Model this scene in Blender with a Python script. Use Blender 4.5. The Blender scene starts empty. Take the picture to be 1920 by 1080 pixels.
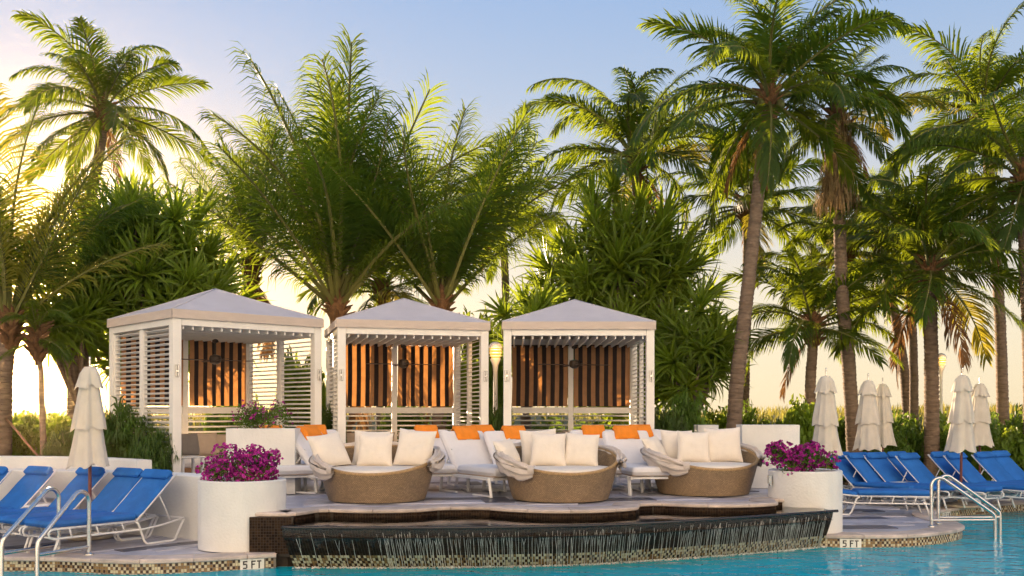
import bpy, bmesh, math, random
from mathutils import Vector, Matrix, noise
R = math.radians
PI = math.pi
scene = bpy.context.scene
COL = scene.collection

# ------------------------------------------------------------------ camera, sky, sun, exposure
F, HY, H = 1867.0, 772.0, 1.8          # focal length in photo pixels, horizon row, eye height
cam_d = bpy.data.cameras.new("camera")
cam = bpy.data.objects.new("camera", cam_d)
COL.objects.link(cam)
cam.location = (0, 0, H)
cam.rotation_euler = (R(90), 0, 0)
cam_d.sensor_width = 36
cam_d.lens = 36 * F / 1920
cam_d.shift_y = (HY - 540) / 1920
cam_d.clip_start = .1
cam_d.clip_end = 3000
scene.camera = cam

SUN_AZ, SUN_EL = -27.5, 5.2            # degrees, azimuth from +Y towards +X
world = bpy.data.worlds.new("World")
scene.world = world
world.use_nodes = True
wn = world.node_tree
wn.nodes.clear()
w_out = wn.nodes.new('ShaderNodeOutputWorld')
w_bg = wn.nodes.new('ShaderNodeBackground')
w_sky = wn.nodes.new('ShaderNodeTexSky')
w_sky.sky_type = 'NISHITA'
w_sky.sun_disc = False
w_sky.sun_elevation = R(SUN_EL)
w_sky.sun_rotation = R(SUN_AZ)
w_sky.altitude = 0
w_sky.air_density = 1.0
w_sky.dust_density = 1.0
w_sky.ozone_density = 2.0
w_bg.inputs['Strength'].default_value = .088
# hazy evening air all round the horizon: the physical sky, softened, over a bank of pale haze that thins with height
w_gam = wn.nodes.new('ShaderNodeGamma')
w_gam.inputs['Gamma'].default_value = .66
w_hsv = wn.nodes.new('ShaderNodeHueSaturation')
w_hsv.inputs['Saturation'].default_value = 1.1
w_tc = wn.nodes.new('ShaderNodeTexCoord')
w_sep = wn.nodes.new('ShaderNodeSeparateXYZ')
w_ramp = wn.nodes.new('ShaderNodeValToRGB')
w_mix = wn.nodes.new('ShaderNodeMix'); w_mix.data_type = 'RGBA'
w_mix.inputs['Factor'].default_value = .86
cr = w_ramp.color_ramp
stops = [(.0, (3.35, 2.85, 2.00)), (.10, (3.2, 2.85, 2.25)), (.20, (2.35, 2.35, 2.40)), (.30, (1.52, 1.92, 2.60)), (.42, (.95, 1.55, 2.65)), (1.0, (.68, 1.26, 2.4))]
while len(cr.elements) < len(stops): cr.elements.new(.5)
for e, (p, c) in zip(cr.elements, stops):
    e.position = p; e.color = (*c, 1)
wn.links.new(w_tc.outputs['Generated'], w_sep.inputs[0])
wn.links.new(w_sep.outputs['Z'], w_ramp.inputs[0])
wn.links.new(w_sky.outputs[0], w_gam.inputs[0])
wn.links.new(w_gam.outputs[0], w_hsv.inputs['Color'])
wn.links.new(w_hsv.outputs[0], w_mix.inputs['A'])
wn.links.new(w_ramp.outputs[0], w_mix.inputs['B'])
wn.links.new(w_mix.outputs['Result'], w_bg.inputs[0])
wn.links.new(w_bg.outputs[0], w_out.inputs[0])

sun_d = bpy.data.lights.new("sun", 'SUN')
sun_d.energy = 5.0
sun_d.angle = R(.6)
sun_d.color = (1.0, .73, .47)
sun = bpy.data.objects.new("sun", sun_d)
COL.objects.link(sun)
S = Vector((math.sin(R(SUN_AZ)) * math.cos(R(SUN_EL)), math.cos(R(SUN_AZ)) * math.cos(R(SUN_EL)), math.sin(R(SUN_EL))))
sun.rotation_euler = (-S).to_track_quat('-Z', 'Y').to_euler()
sun.location = S * 50

vs = scene.view_settings
vs.view_transform = 'Standard'
vs.look = 'None'
vs.exposure = 1.85
vs.gamma = 1
vs.use_curve_mapping = False
scene.cycles.max_bounces = 8
scene.cycles.diffuse_bounces = 4
scene.cycles.glossy_bounces = 3
scene.cycles.transmission_bounces = 5
scene.cycles.transparent_max_bounces = 10
scene.cycles.sample_clamp_indirect = 6
scene.cycles.caustics_reflective = False
scene.cycles.caustics_refractive = False

# ------------------------------------------------------------------ helpers
def gp(px, py, z=0.0):
    """the point on the level z that the photo shows at (px, py)"""
    d = F * (H - z) / (py - HY)
    return Vector(((px - 960) / F * d, d, z))

def at(px, py, d):
    return Vector(((px - 960) / F * d, d, H - (py - HY) / F * d))

class MB:
    def __init__(s):
        s.v, s.f, s.m = [], [], []
    def quad(s, pts, m=0):
        n = len(s.v); s.v += [tuple(p) for p in pts]; s.f.append(tuple(range(n, n + len(pts)))); s.m.append(m)
    def box(s, c, size, rot=None, m=0, bev=0.0):
        hx, hy, hz = size[0] / 2, size[1] / 2, size[2] / 2
        c = Vector(c)
        if bev <= 0:
            pts = [Vector((x, y, z)) for z in (-hz, hz) for x, y in ((-hx, -hy), (hx, -hy), (hx, hy), (-hx, hy))]
            fs = [(3, 2, 1, 0), (4, 5, 6, 7), (0, 1, 5, 4), (1, 2, 6, 5), (2, 3, 7, 6), (3, 0, 4, 7)]
        else:
            bm = bmesh.new()
            bmesh.ops.create_cube(bm, size=1)
            for v in bm.verts: v.co = Vector((v.co.x * size[0], v.co.y * size[1], v.co.z * size[2]))
            bmesh.ops.bevel(bm, geom=bm.edges[:], offset=min(bev, min(size) * .45), segments=2 if bev > .012 else 1, affect='EDGES', profile=.5)
            bm.verts.index_update()
            pts = [v.co.copy() for v in bm.verts]
            fs = [tuple(v.index for v in f.verts) for f in bm.faces]
            bm.free()
        if rot is not None: pts = [rot @ p for p in pts]
        n = len(s.v)
        s.v += [tuple(p + c) for p in pts]
        s.f += [tuple(i + n for i in f) for f in fs]
        s.m += [m] * len(fs)
    def tube(s, pts, r, n=8, m=0, cap=True, closed=False):
        pts = [Vector(p) for p in pts]
        k = len(pts)
        rs = r if isinstance(r, (list, tuple)) else [r] * k
        base = len(s.v)
        up = None
        for i, p in enumerate(pts):
            if closed: t = pts[(i + 1) % k] - pts[i - 1]
            else: t = pts[min(i + 1, k - 1)] - pts[max(i - 1, 0)]
            if t.length < 1e-9: t = Vector((0, 0, 1))
            t.normalize()
            if up is None:
                up = Vector((0, 0, 1)) if abs(t.z) < .9 else Vector((1, 0, 0))
            up = (up - t * up.dot(t))
            if up.length < 1e-6: up = t.orthogonal()
            up.normalize()
            b = t.cross(up)
            for j in range(n):
                a = 2 * PI * j / n
                s.v.append(tuple(p + (up * math.cos(a) + b * math.sin(a)) * rs[i]))
        for i in range(k if closed else k - 1):
            for j in range(n):
                a, b2 = base + i * n + j, base + i * n + (j + 1) % n
                c, d = base + ((i + 1) % k) * n + (j + 1) % n, base + ((i + 1) % k) * n + j
                s.f.append((a, b2, c, d)); s.m.append(m)
        if cap and not closed:
            s.f.append(tuple(base + j for j in range(n))[::-1]); s.m.append(m)
            s.f.append(tuple(base + (k - 1) * n + j for j in range(n))); s.m.append(m)
    def grid(s, fn, nu, nv, m=0, wrap=False, mfn=None):
        base = len(s.v)
        cu = nu if wrap else nu + 1
        for i in range(cu):
            for j in range(nv + 1):
                s.v.append(tuple(fn(i / nu, j / nv)))
        for i in range(nu):
            for j in range(nv):
                a = base + i * (nv + 1) + j
                b = base + ((i + 1) % cu) * (nv + 1) + j
                s.f.append((a, b, b + 1, a + 1)); s.m.append(mfn(i, j) if mfn else m)
    def lathe(s, prof, n=24, m=0, c=(0, 0, 0), cap=True):
        """profile of (radius, z)"""
        c = Vector(c)
        base = len(s.v)
        for (r, z) in prof:
            for j in range(n):
                a = 2 * PI * j / n
                s.v.append((c.x + r * math.cos(a), c.y + r * math.sin(a), c.z + z))
        for i in range(len(prof) - 1):
            for j in range(n):
                s.f.append((base + i * n + j, base + i * n + (j + 1) % n, base + (i + 1) * n + (j + 1) % n, base + (i + 1) * n + j)); s.m.append(m)
        if cap:
            s.f.append(tuple(base + j for j in range(n))[::-1]); s.m.append(m)
            s.f.append(tuple(base + (len(prof) - 1) * n + j for j in range(n))); s.m.append(m)
    def mesh(s, name, mats, smooth=False, angle=None):
        me = bpy.data.meshes.new(name)
        me.from_pydata(s.v, [], s.f)
        if not isinstance(mats, (list, tuple)): mats = [mats]
        for mt in mats: me.materials.append(mt)
        if len(mats) > 1: me.polygons.foreach_set('material_index', s.m)
        if smooth:
            me.polygons.foreach_set('use_smooth', [True] * len(me.polygons))
            if angle is not None:
                try: me.set_sharp_from_angle(angle=R(angle))
                except Exception: pass
        me.update()
        return me
    def build(s, name, mats, parent=None, smooth=False, angle=None, loc=None):
        return put(name, s.mesh(name, mats, smooth, angle), parent, loc)

def put(name, me, parent=None, loc=None, rot=None, sc=None):
    o = bpy.data.objects.new(name, me)
    COL.objects.link(o)
    if parent is not None: o.parent = parent
    if loc is not None: o.location = loc
    if rot is not None: o.rotation_euler = rot
    if sc is not None: o.scale = sc if isinstance(sc, (tuple, list, Vector)) else (sc, sc, sc)
    return o

def tag(o, label=None, cat=None, group=None, kind=None):
    if label: o['label'] = label
    if cat: o['category'] = cat
    if group: o['group'] = group
    if kind: o['kind'] = kind
    return o

def thing(name, label, cat, loc=(0, 0, 0), rz=0.0, group=None):
    o = bpy.data.objects.new(name, None)
    o.empty_display_size = .2
    COL.objects.link(o)
    o.location = loc
    o.rotation_euler = (0, 0, rz)
    return tag(o, label, cat, group)

def copy_tree(o, parent=None, label=None, loc=None, rz=None):
    kids = list(o.children)
    c = o.copy()
    COL.objects.link(c)
    if parent is not None: c.parent = parent
    if label: c['label'] = label
    if loc is not None: c.location = loc
    if rz is not None: c.rotation_euler = (0, 0, rz)
    for k in kids: copy_tree(k, c)
    return c

def catmull(pts, n=12):
    pts = [Vector(p) for p in pts]
    P = [pts[0] * 2 - pts[1]] + pts + [pts[-1] * 2 - pts[-2]]
    out = []
    for i in range(1, len(P) - 2):
        for k in range(n):
            t = k / n
            a, b, c, d = P[i - 1], P[i], P[i + 1], P[i + 2]
            out.append(.5 * ((2 * b) + (c - a) * t + (2 * a - 5 * b + 4 * c - d) * t * t + (3 * b - a - 3 * c + d) * t ** 3))
    out.append(pts[-1].copy())
    return out

class Path:
    """arc-length polyline"""
    def __init__(s, pts):
        s.p = [Vector(p) for p in pts]
        s.l = [0.0]
        for a, b in zip(s.p, s.p[1:]): s.l.append(s.l[-1] + (b - a).length)
        s.len = s.l[-1]
    def pos(s, d):
        d = max(0, min(s.len, d))
        lo, hi = 0, len(s.l) - 1
        while hi - lo > 1:
            mid = (lo + hi) // 2
            if s.l[mid] <= d: lo = mid
            else: hi = mid
        t = (d - s.l[lo]) / max(1e-9, s.l[hi] - s.l[lo])
        return s.p[lo].lerp(s.p[hi], t)
    def tan(s, d):
        t = s.pos(d + .02) - s.pos(d - .02)
        return t.normalized() if t.length > 1e-9 else Vector((1, 0, 0))
    def nor(s, d):      # to the right of travel seen from above
        t = s.tan(d)
        return Vector((t.y, -t.x, 0)).normalized()

# ------------------------------------------------------------------ materials
def pmat(name, col, rough=.6, var=.12, scale=6.0, bump=0.0, bscale=60.0, metal=0.0, spec=.5, rnd=0.0, trans=None, tw=.3, col2=None, stretch=None):
    m = bpy.data.materials.new(name)
    m.use_nodes = True
    nt = m.node_tree
    N, L = nt.nodes, nt.links
    N.clear()
    out = N.new('ShaderNodeOutputMaterial')
    b = N.new('ShaderNodeBsdfPrincipled')
    b.inputs['Roughness'].default_value = rough
    b.inputs['Metallic'].default_value = metal
    b.inputs['Specular IOR Level'].default_value = spec
    tc = N.new('ShaderNodeTexCoord')
    src = tc.outputs['Object']
    if stretch:
        mp = N.new('ShaderNodeMapping'); mp.inputs['Scale'].default_value = stretch
        L.new(src, mp.inputs['Vector']); src = mp.outputs[0]
    nz = N.new('ShaderNodeTexNoise')
    nz.inputs['Scale'].default_value = scale
    nz.inputs['Detail'].default_value = 5
    nz.inputs['Roughness'].default_value = .6
    L.new(src, nz.inputs['Vector'])
    ramp = N.new('ShaderNodeMapRange')
    ramp.inputs['From Min'].default_value = .3
    ramp.inputs['From Max'].default_value = .7
    L.new(nz.outputs['Fac'], ramp.inputs['Value'])
    mix = N.new('ShaderNodeMix'); mix.data_type = 'RGBA'
    L.new(ramp.outputs[0], mix.inputs['Factor'])
    c1 = [c * (1 - var) for c in col]
    c2 = list(col2) if col2 else [min(1, c * (1 + var)) for c in col]
    mix.inputs['A'].default_value = (*c1, 1)
    mix.inputs['B'].default_value = (*c2, 1)
    csock = mix.outputs['Result']
    if rnd > 0:
        oi = N.new('ShaderNodeObjectInfo')
        mr = N.new('ShaderNodeMapRange')
        mr.inputs['To Min'].default_value = 1 - rnd
        mr.inputs['To Max'].default_value = 1 + rnd
        L.new(oi.outputs['Random'], mr.inputs['Value'])
        hsv = N.new('ShaderNodeHueSaturation')
        L.new(csock, hsv.inputs['Color'])
        L.new(mr.outputs[0], hsv.inputs['Value'])
        csock = hsv.outputs[0]
    L.new(csock, b.inputs['Base Color'])
    if bump > 0:
        nb = N.new('ShaderNodeTexNoise')
        nb.inputs['Scale'].default_value = bscale
        nb.inputs['Detail'].default_value = 4
        L.new(src, nb.inputs['Vector'])
        bp = N.new('ShaderNodeBump')
        bp.inputs['Strength'].default_value = bump
        bp.inputs['Distance'].default_value = .02
        L.new(nb.outputs['Fac'], bp.inputs['Height'])
        L.new(bp.outputs[0], b.inputs['Normal'])
    if trans:
        t = N.new('ShaderNodeBsdfTranslucent')
        if len(trans) == 3:
            hs = N.new('ShaderNodeMix'); hs.data_type = 'RGBA'; hs.blend_type = 'MULTIPLY'
            hs.inputs['Factor'].default_value = .35
            hs.inputs['A'].default_value = (*trans, 1)
            L.new(ramp.outputs[0], hs.inputs['B'])
            L.new(hs.outputs['Result'], t.inputs['Color'])
        mx = N.new('ShaderNodeMixShader')
        mx.inputs[0].default_value = tw
        L.new(b.outputs[0], mx.inputs[1]); L.new(t.outputs[0], mx.inputs[2])
        L.new(mx.outputs[0], out.inputs[0])
    else:
        L.new(b.outputs[0], out.inputs[0])
    m['bsdf'] = b.name
    return m

M = {}
M['white_paint'] = pmat('white_paint', (.80, .77, .71), .42, .04, 3, .08, 90)
M['white_metal'] = pmat('white_metal', (.80, .79, .77), .35, .03, 4)
M['plaster'] = pmat('plaster', (.73, .72, .69), .85, .085, 1.3, .3, 30)
M['canopy'] = pmat('canopy_fabric', (.60, .58, .63), .85, .04, 2.5, .15, 25, trans=(.5, .45, .4), tw=.12)
M['valance'] = pmat('valance_fabric', (.56, .47, .40), .9, .06, 3, .3, 12, stretch=(1, 1, 5))
M['curtain_dark'] = pmat('curtain_dark', (.022, .012, .010), .9, .15, 8, .1, 60)
M['curtain_light'] = pmat('curtain_tan', (.40, .21, .105), .85, .08, 8, .1, 60, trans=(.85, .36, .09), tw=.24)
M['wood_dark'] = pmat('dark_wood', (.06, .030, .018), .5, .25, 9, .1, 40)
M['wood_warm'] = pmat('warm_wood', (.28, .14, .06), .55, .2, 9, .1, 40, stretch=(1, 1, 6))
M['bronze'] = pmat('dark_bronze', (.05, .035, .025), .45, .2, 9, metal=.6)
M['steel'] = pmat('polished_steel', (.62, .60, .57), .22, .08, 30, .03, 200, metal=1.0)
M['blue_cloth'] = pmat('blue_cloth', (.026, .140, .45), .8, .17, 2.5, .5, 14, spec=.12)
M['white_cloth'] = pmat('white_cloth', (.72, .70, .70), .9, .04, 5, .2, 140)
M['pillow'] = pmat('pillow_cloth', (.76, .69, .60), .9, .05, 5, .3, 60)
M['tan_cloth'] = pmat('tan_cloth', (.46, .36, .28), .9, .06, 6, .2, 80)
M['grey_cloth'] = pmat('grey_cloth', (.20, .18, .17), .9, .06, 6, .2, 80)
M['hood'] = pmat('hood_cloth', (.62, .54, .47), .9, .1, 7, .5, 40)
M['orange'] = pmat('orange_towel', (.86, .26, .02), .95, .08, 12, .6, 150)
M['umbrella'] = pmat('umbrella_cloth', (.66, .61, .52), .9, .05, 5, .15, 60, trans=(.7, .6, .45), tw=.12)
M['pole_red'] = pmat('umbrella_pole', (.14, .035, .025), .45, .15, 15)
M['concrete'] = pmat('concrete', (.48, .40, .30), .85, .15, 8, .3, 80)
M['stone'] = pmat('coping_stone', (.50, .42, .37), .6, .25, 4, .2, 60, rnd=.14)
M['stone_dark'] = pmat('dark_coping', (.25, .20, .18), .6, .3, 4, .2, 60, rnd=.15)
M['paver'] = pmat('pale_paver', (.42, .42, .49), .32, .22, 2.2, .12, 30, rnd=.12)
M['paver_dark'] = pmat('dark_paver', (.075, .075, .10), .35, .25, 3, .12, 30, rnd=.15)
M['grout'] = pmat('grout', (.20, .17, .14), .9, .1, 20)
M['tile_cream'] = pmat('cream_tile', (.62, .54, .36), .2, .15, 30)
M['tile_tan'] = pmat('tan_tile', (.28, .17, .07), .2, .3, 30)
M['tile_brown'] = pmat('brown_tile', (.06, .030, .016), .2, .3, 30)
M['tile_black'] = pmat('black_tile', (.020, .011, .007), .45, .4, 12, spec=.1)
M['tile_black2'] = pmat('umber_tile', (.042, .024, .013), .45, .4, 12, spec=.1)
M['grout_dark'] = pmat('dark_grout', (.045, .034, .025), .8, .2, 20)
M['lip'] = pmat('black_granite', (.025, .020, .018), .18, .3, 30)
M['pool_floor'] = pmat('pool_plaster', (.16, .46, .54), .8, .1, 2)
M['sign_white'] = pmat('sign_tile', (.78, .76, .70), .3, .04, 20)
M['sign_black'] = pmat('sign_print', (.02, .015, .015), .4, .1, 20)
M['soil'] = pmat('soil', (.05, .035, .022), .95, .3, 12, .5, 40)
M['sand'] = pmat('sand', (.13, .125, .05), .95, .15, 1.5, .3, 20)
M['trunk'] = pmat('palm_bark', (.19, .135, .095), .9, .35, 5, .7, 22, rnd=.12, stretch=(1, 1, 4))
M['boot'] = pmat('palm_fibre', (.15, .075, .030), .95, .4, 14, .6, 40)
M['thatch'] = pmat('dead_thatch', (.26, .18, .085), .95, .35, 9, .3, 40, trans=(.5, .3, .1), tw=.2)
M['stem'] = pmat('green_stem', (.10, .11, .03), .7, .3, 8)
M['frond'] = pmat('palm_leaf', (.028, .060, .009), .5, .3, 1.2, rnd=.3, trans=(.42, .52, .02), tw=.42, spec=.2)
M['frond_yellow'] = pmat('yellow_palm_leaf', (.15, .16, .02), .5, .3, 1.2, rnd=.25, trans=(.60, .50, .04), tw=.42, spec=.3)
M['frond_dead'] = pmat('dead_palm_leaf', (.17, .085, .035), .7, .3, 1.2, rnd=.25, trans=(.4, .2, .06), tw=.3, spec=.2)
M['rachis'] = pmat('leaf_stalk', (.12, .12, .025), .8, .25, 3, rnd=.2)
M['strap'] = pmat('strap_leaf', (.115, .175, .018), .4, .3, 2, rnd=.3, trans=(.50, .62, .03), tw=.44, spec=.4)
M['leaf'] = pmat('shrub_leaf', (.070, .135, .016), .45, .45, 1.3, rnd=.25, trans=(.32, .46, .04), tw=.36, spec=.35)
M['leaf_bright'] = pmat('bright_leaf', (.11, .19, .016), .45, .4, 1.3, rnd=.2, trans=(.45, .55, .04), tw=.42, spec=.35)
M['fine_leaf'] = pmat('fine_leaf', (.055, .105, .014), .5, .4, 1.5, rnd=.25, trans=(.25, .36, .03), tw=.3, spec=.35)
M['grass'] = pmat('dune_grass', (.11, .12, .025), .7, .4, .4, trans=(.55, .48, .09), tw=.4, spec=.2)
M['bract'] = pmat('magenta_bract', (.58, .06, .40), .7, .35, 5, trans=(.7, .03, .4), tw=.35, spec=.2)
M['bract_dark'] = pmat('plum_bract', (.32, .02, .22), .7, .35, 5, trans=(.4, .02, .25), tw=.35, spec=.2)
M['bounce_face'] = pmat('bounce_facade', (.74, .75, .76), .8, .04, 1)  # cool white of the unseen building that throws sunlight back at the cabanas
M['foam'] = pmat('foam', (.75, .80, .80), .5, .05, 30)

def wicker_mat():
    m = pmat('woven_wicker', (.38, .26, .145), .5, .18, 5)
    nt = m.node_tree; N, L = nt.nodes, nt.links
    b = N[m['bsdf']]
    uv = N.new('ShaderNodeUVMap')
    mp = N.new('ShaderNodeMapping'); mp.inputs['Scale'].default_value = (240, 46, 1)
    L.new(uv.outputs[0], mp.inputs[0])
    ch = N.new('ShaderNodeTexBrick')
    ch.inputs['Color1'].default_value = (1, 1, 1, 1); ch.inputs['Color2'].default_value = (.66, .66, .66, 1); ch.inputs['Mortar'].default_value = (.06, .06, .06, 1)
    ch.inputs['Scale'].default_value = 1
    ch.inputs['Mortar Size'].default_value = .10
    ch.inputs['Brick Width'].default_value = 1.4; ch.inputs['Row Height'].default_value = .8
    L.new(mp.outputs[0], ch.inputs['Vector'])
    mul = N.new('ShaderNodeMix'); mul.data_type = 'RGBA'; mul.blend_type = 'MULTIPLY'
    mul.inputs['Factor'].default_value = .85
    old = b.inputs['Base Color'].links[0].from_socket
    L.new(old, mul.inputs['A']); L.new(ch.outputs['Color'], mul.inputs['B'])
    L.new(mul.outputs['Result'], b.inputs['Base Color'])
    bp = N.new('ShaderNodeBump'); bp.inputs['Strength'].default_value = .6; bp.inputs['Distance'].default_value = .006
    L.new(ch.outputs['Color'], bp.inputs['Height']); L.new(bp.outputs[0], b.inputs['Normal'])
    return m
M['wicker'] = wicker_mat()
M['wicker_rim'] = pmat('wicker_rim', (.42, .27, .12), .5, .3, 40, .6, 120)

def water_mat(name, tint, bump, sc, stretch=(1, 1, 1), body=None, bodyw=.0, dist=.05, ior=1.33):
    m = bpy.data.materials.new(name); m.use_nodes = True
    nt = m.node_tree; N, L = nt.nodes, nt.links; N.clear()
    out = N.new('ShaderNodeOutputMaterial')
    tr = N.new('ShaderNodeBsdfTransparent'); tr.inputs[0].default_value = (*tint, 1)
    gl = N.new('ShaderNodeBsdfGlossy'); gl.inputs['Roughness'].default_value = .03
    fr = N.new('ShaderNodeFresnel'); fr.inputs['IOR'].default_value = ior
    tc = N.new('ShaderNodeTexCoord')
    mp = N.new('ShaderNodeMapping'); mp.inputs['Scale'].default_value = stretch
    L.new(tc.outputs['Object'], mp.inputs[0])
    n1 = N.new('ShaderNodeTexNoise'); n1.inputs['Scale'].default_value = sc; n1.inputs['Detail'].default_value = 3; n1.inputs['Distortion'].default_value = .6
    n2 = N.new('ShaderNodeTexNoise'); n2.inputs['Scale'].default_value = sc * .37; n2.inputs['Detail'].default_value = 1
    L.new(mp.outputs[0], n1.inputs['Vector']); L.new(mp.outputs[0], n2.inputs['Vector'])
    ad = N.new('ShaderNodeMath'); ad.operation = 'ADD'
    L.new(n1.outputs['Fac'], ad.inputs[0]); L.new(n2.outputs['Fac'], ad.inputs[1])
    bp = N.new('ShaderNodeBump'); bp.inputs['Strength'].default_value = bump; bp.inputs['Distance'].default_value = dist
    L.new(ad.outputs[0], bp.inputs['Height'])
    L.new(bp.outputs[0], gl.inputs['Normal']); L.new(bp.outputs[0], fr.inputs['Normal'])
    under = tr.outputs[0]
    if body:
        df = N.new('ShaderNodeBsdfDiffuse'); df.inputs[0].default_value = (*body, 1)
        mx0 = N.new('ShaderNodeMixShader'); mx0.inputs[0].default_value = bodyw
        L.new(tr.outputs[0], mx0.inputs[1]); L.new(df.outputs[0], mx0.inputs[2]); under = mx0.outputs[0]
    mx = N.new('ShaderNodeMixShader')
    L.new(fr.outputs[0], mx.inputs[0]); L.new(under, mx.inputs[1]); L.new(gl.outputs[0], mx.inputs[2])
    L.new(mx.outputs[0], out.inputs[0])
    return m
M['pool_water'] = water_mat('pool_water', (.25, .80, .88), .42, 2.6, (1, 1.6, 1), body=(.0, .46, .62), bodyw=.88, ior=1.2, dist=.06)
M['basin_water'] = water_mat('basin_water', (.8, .78, .72), .12, 4.0, (1, 1, 1), dist=.02)
M['fall_water'] = water_mat('fall_water', (.95, .96, .96), .25, 22, (3, 3, .6), body=(.75, .78, .78), bodyw=.05, dist=.03, ior=1.05)
M['stream_water'] = water_mat('stream_water', (.95, .95, .95), .4, 30, (2, 2, .6), body=(.85, .82, .76), bodyw=.8, dist=.02)

def emit_mat(name, col, strength):
    m = bpy.data.materials.new(name); m.use_nodes = True
    nt = m.node_tree; nt.nodes.clear()
    o = nt.nodes.new('ShaderNodeOutputMaterial'); e = nt.nodes.new('ShaderNodeEmission')
    e.inputs[0].default_value = (*col, 1); e.inputs[1].default_value = strength
    nt.links.new(e.outputs[0], o.inputs[0])
    return m
M['lamp_glow'] = emit_mat('lamp_glow', (1.0, .50, .10), .42)
# ------------------------------------------------------------------ ground, decks, pool
WATER = -.18
TERR = .5          # upper terrace level
BASIN = .39        # water level of the spill basin

# edge of the lower left deck, west to east
left_edge = catmull([(-14, 11.2, 0), (-10, 11.9, 0), (-6.3, 12.36, 0), (-4.7, 12.12, 0), (-3.9, 12.27, 0), (-3.36, 12.5, 0), (-3.0, 12.66, 0)], 10)
# foot of the spill wall at the water, west to east, and its top rim
wall_foot = catmull([(-3.0, 12.72, 0), (-2.4, 12.74, 0), (-1.09, 12.75, 0), (.62, 12.93, 0), (1.71, 13.3, 0), (3.3, 14.0, 0), (4.56, 14.72, 0)], 14)
wall_rim = catmull([(-2.83, 12.24, 0), (-2.2, 12.2, 0), (-1.05, 12.19, 0), (.59, 12.36, 0), (1.62, 12.66, 0), (3.17, 13.43, 0), (4.60, 14.25, 0)], 14)
right_edge = catmull([(4.5, 14.60, 0), (5.0, 14.52, 0), (5.8, 14.60, 0), (6.5, 15.0, 0), (7.05, 15.6, 0), (7.25, 16.3, 0), (7.3, 17.2, 0), (7.75, 18.1, 0), (8.95, 19.15, 0), (10.5, 20.0, 0), (13, 20.8, 0), (18, 21.4, 0)], 10)

def arc(cx, cy, r, a0, a1, n=14):
    return [Vector((cx + r * math.cos(R(a0 + (a1 - a0) * i / n)), cy + r * math.sin(R(a0 + (a1 - a0) * i / n)), 0)) for i in range(n + 1)]
# scalloped front edge of the terrace, west to east
terr_edge = [Vector((-3.36, 12.86, 0)), Vector((-3.1, 12.80, 0)), Vector((-2.86, 12.80, 0)), Vector((-2.72, 13.02, 0)), Vector((-2.62, 13.30, 0))]
terr_edge += arc(-1.85, 14.55, 1.34, 245, 297)
terr_edge += [Vector((-1.0, 13.60, 0)), Vector((-.55, 13.66, 0))]
terr_edge += arc(.70, 14.52, 1.34, 222, 318)
terr_edge += [Vector((1.78, 14.12, 0)), Vector((2.0, 14.24, 0))]
terr_edge += arc(2.95, 15.20, 1.25, 232, 312)
terr_edge += [Vector((3.85, 14.78, 0)), Vector((4.56, 15.0, 0))]
TE = Path(terr_edge)

def flat(name, pts, z, mat, kind='structure', parent=None):
    bm = bmesh.new()
    vs_ = [bm.verts.new((p[0], p[1], z)) for p in pts]
    f = bm.faces.new(vs_)
    if f.normal.z < 0: f.normal_flip()
    f.normal_update()
    if f.normal.z < 0: f.normal_flip()
    bmesh.ops.triangulate(bm, faces=[f])
    me = bpy.data.meshes.new(name); bm.to_mesh(me); bm.free()
    me.materials.append(mat)
    o = put(name, me, parent)
    if kind: o['kind'] = kind
    return o

def skirt(mb, pts, z0, z1, m=0):
    for a, b in zip(pts, pts[1:]):
        mb.quad([(a.x, a.y, z0), (b.x, b.y, z0), (b.x, b.y, z1), (a.x, a.y, z1)], m)

# sandy ground with dunes far behind
gm = MB()
def dune_h(x, y):
    d = max(0, min(1, (y - 30) / 14))
    far = max(0, min(1, (y - 70) / 60))
    n = noise.noise(Vector((x * .06, y * .09, 1.3))) * .55 + noise.noise(Vector((x * .25, y * .2, 7))) * .22
    return -.05 + d * d * (3 - 2 * d) * (1.50 + n * .8) * (1 - .55 * far) - (.0 if y > 24 else .6)
def gfn(u, v):
    y = 23.5 + 276 * v ** 2.2
    x = (u - .5) * (110 + y * 2.2)
    return (x, y, dune_h(x, y))
gm.grid(gfn, 90, 60)
g = gm.build('ground', M['sand'], smooth=True); g['kind'] = 'structure'
# the far ground sheet, to the horizon on every side
far_pts = [(-380, -70), (380, -70), (380, 500), (-380, 500)]
flat('terrain', far_pts, -1.9, M['sand'])

# pool
pool_pts = [(-14, 11.2)] + [(p.x, p.y) for p in left_edge[1:]] + [(p.x, p.y) for p in wall_foot[1:]] + [(p.x, p.y) for p in right_edge[2:]] + [(18, -8), (-14, -8)]
flat('pool_water', pool_pts, WATER, M['pool_water'])
flat('pool_floor', pool_pts, -1.35, M['pool_floor'])
pw = MB()
for line in (left_edge, wall_foot, right_edge): skirt(pw, [Vector((p.x, p.y + .012, 0)) for p in line], -1.4, WATER - .0)
pw.build('pool_wall', M['pool_floor'])['kind'] = 'structure'

# lower decks
ld = [(p.x, p.y) for p in left_edge] + [(-3.0, 17.5), (-14, 17.5)]
flat('left_deck', ld, -.012, M['paver'])
rd = [(p.x, p.y) for p in right_edge] + [(18, 26), (4.5, 26)]
flat('right_deck', rd, -.012, M['paver'])
deckL, deckR = bpy.data.objects['left_deck'], bpy.data.objects['right_deck']
tt = [(p.x, p.y) for p in terr_edge] + [(4.56, 26), (-9.2, 26), (-9.2, 16.0), (-5.6, 14.55), (-4.2, 14.3), (-3.36, 14.1)]
terrace = flat('terrace', tt, TERR - .012, M['paver'])
tw = MB()
TR = [Vector((4.56, 15.0, 0)), Vector((4.56, 26, 0))]
skirt(tw, TR, -.1, TERR - .012)
tw.build('terrace_wall', M['plaster'], terrace)

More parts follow.
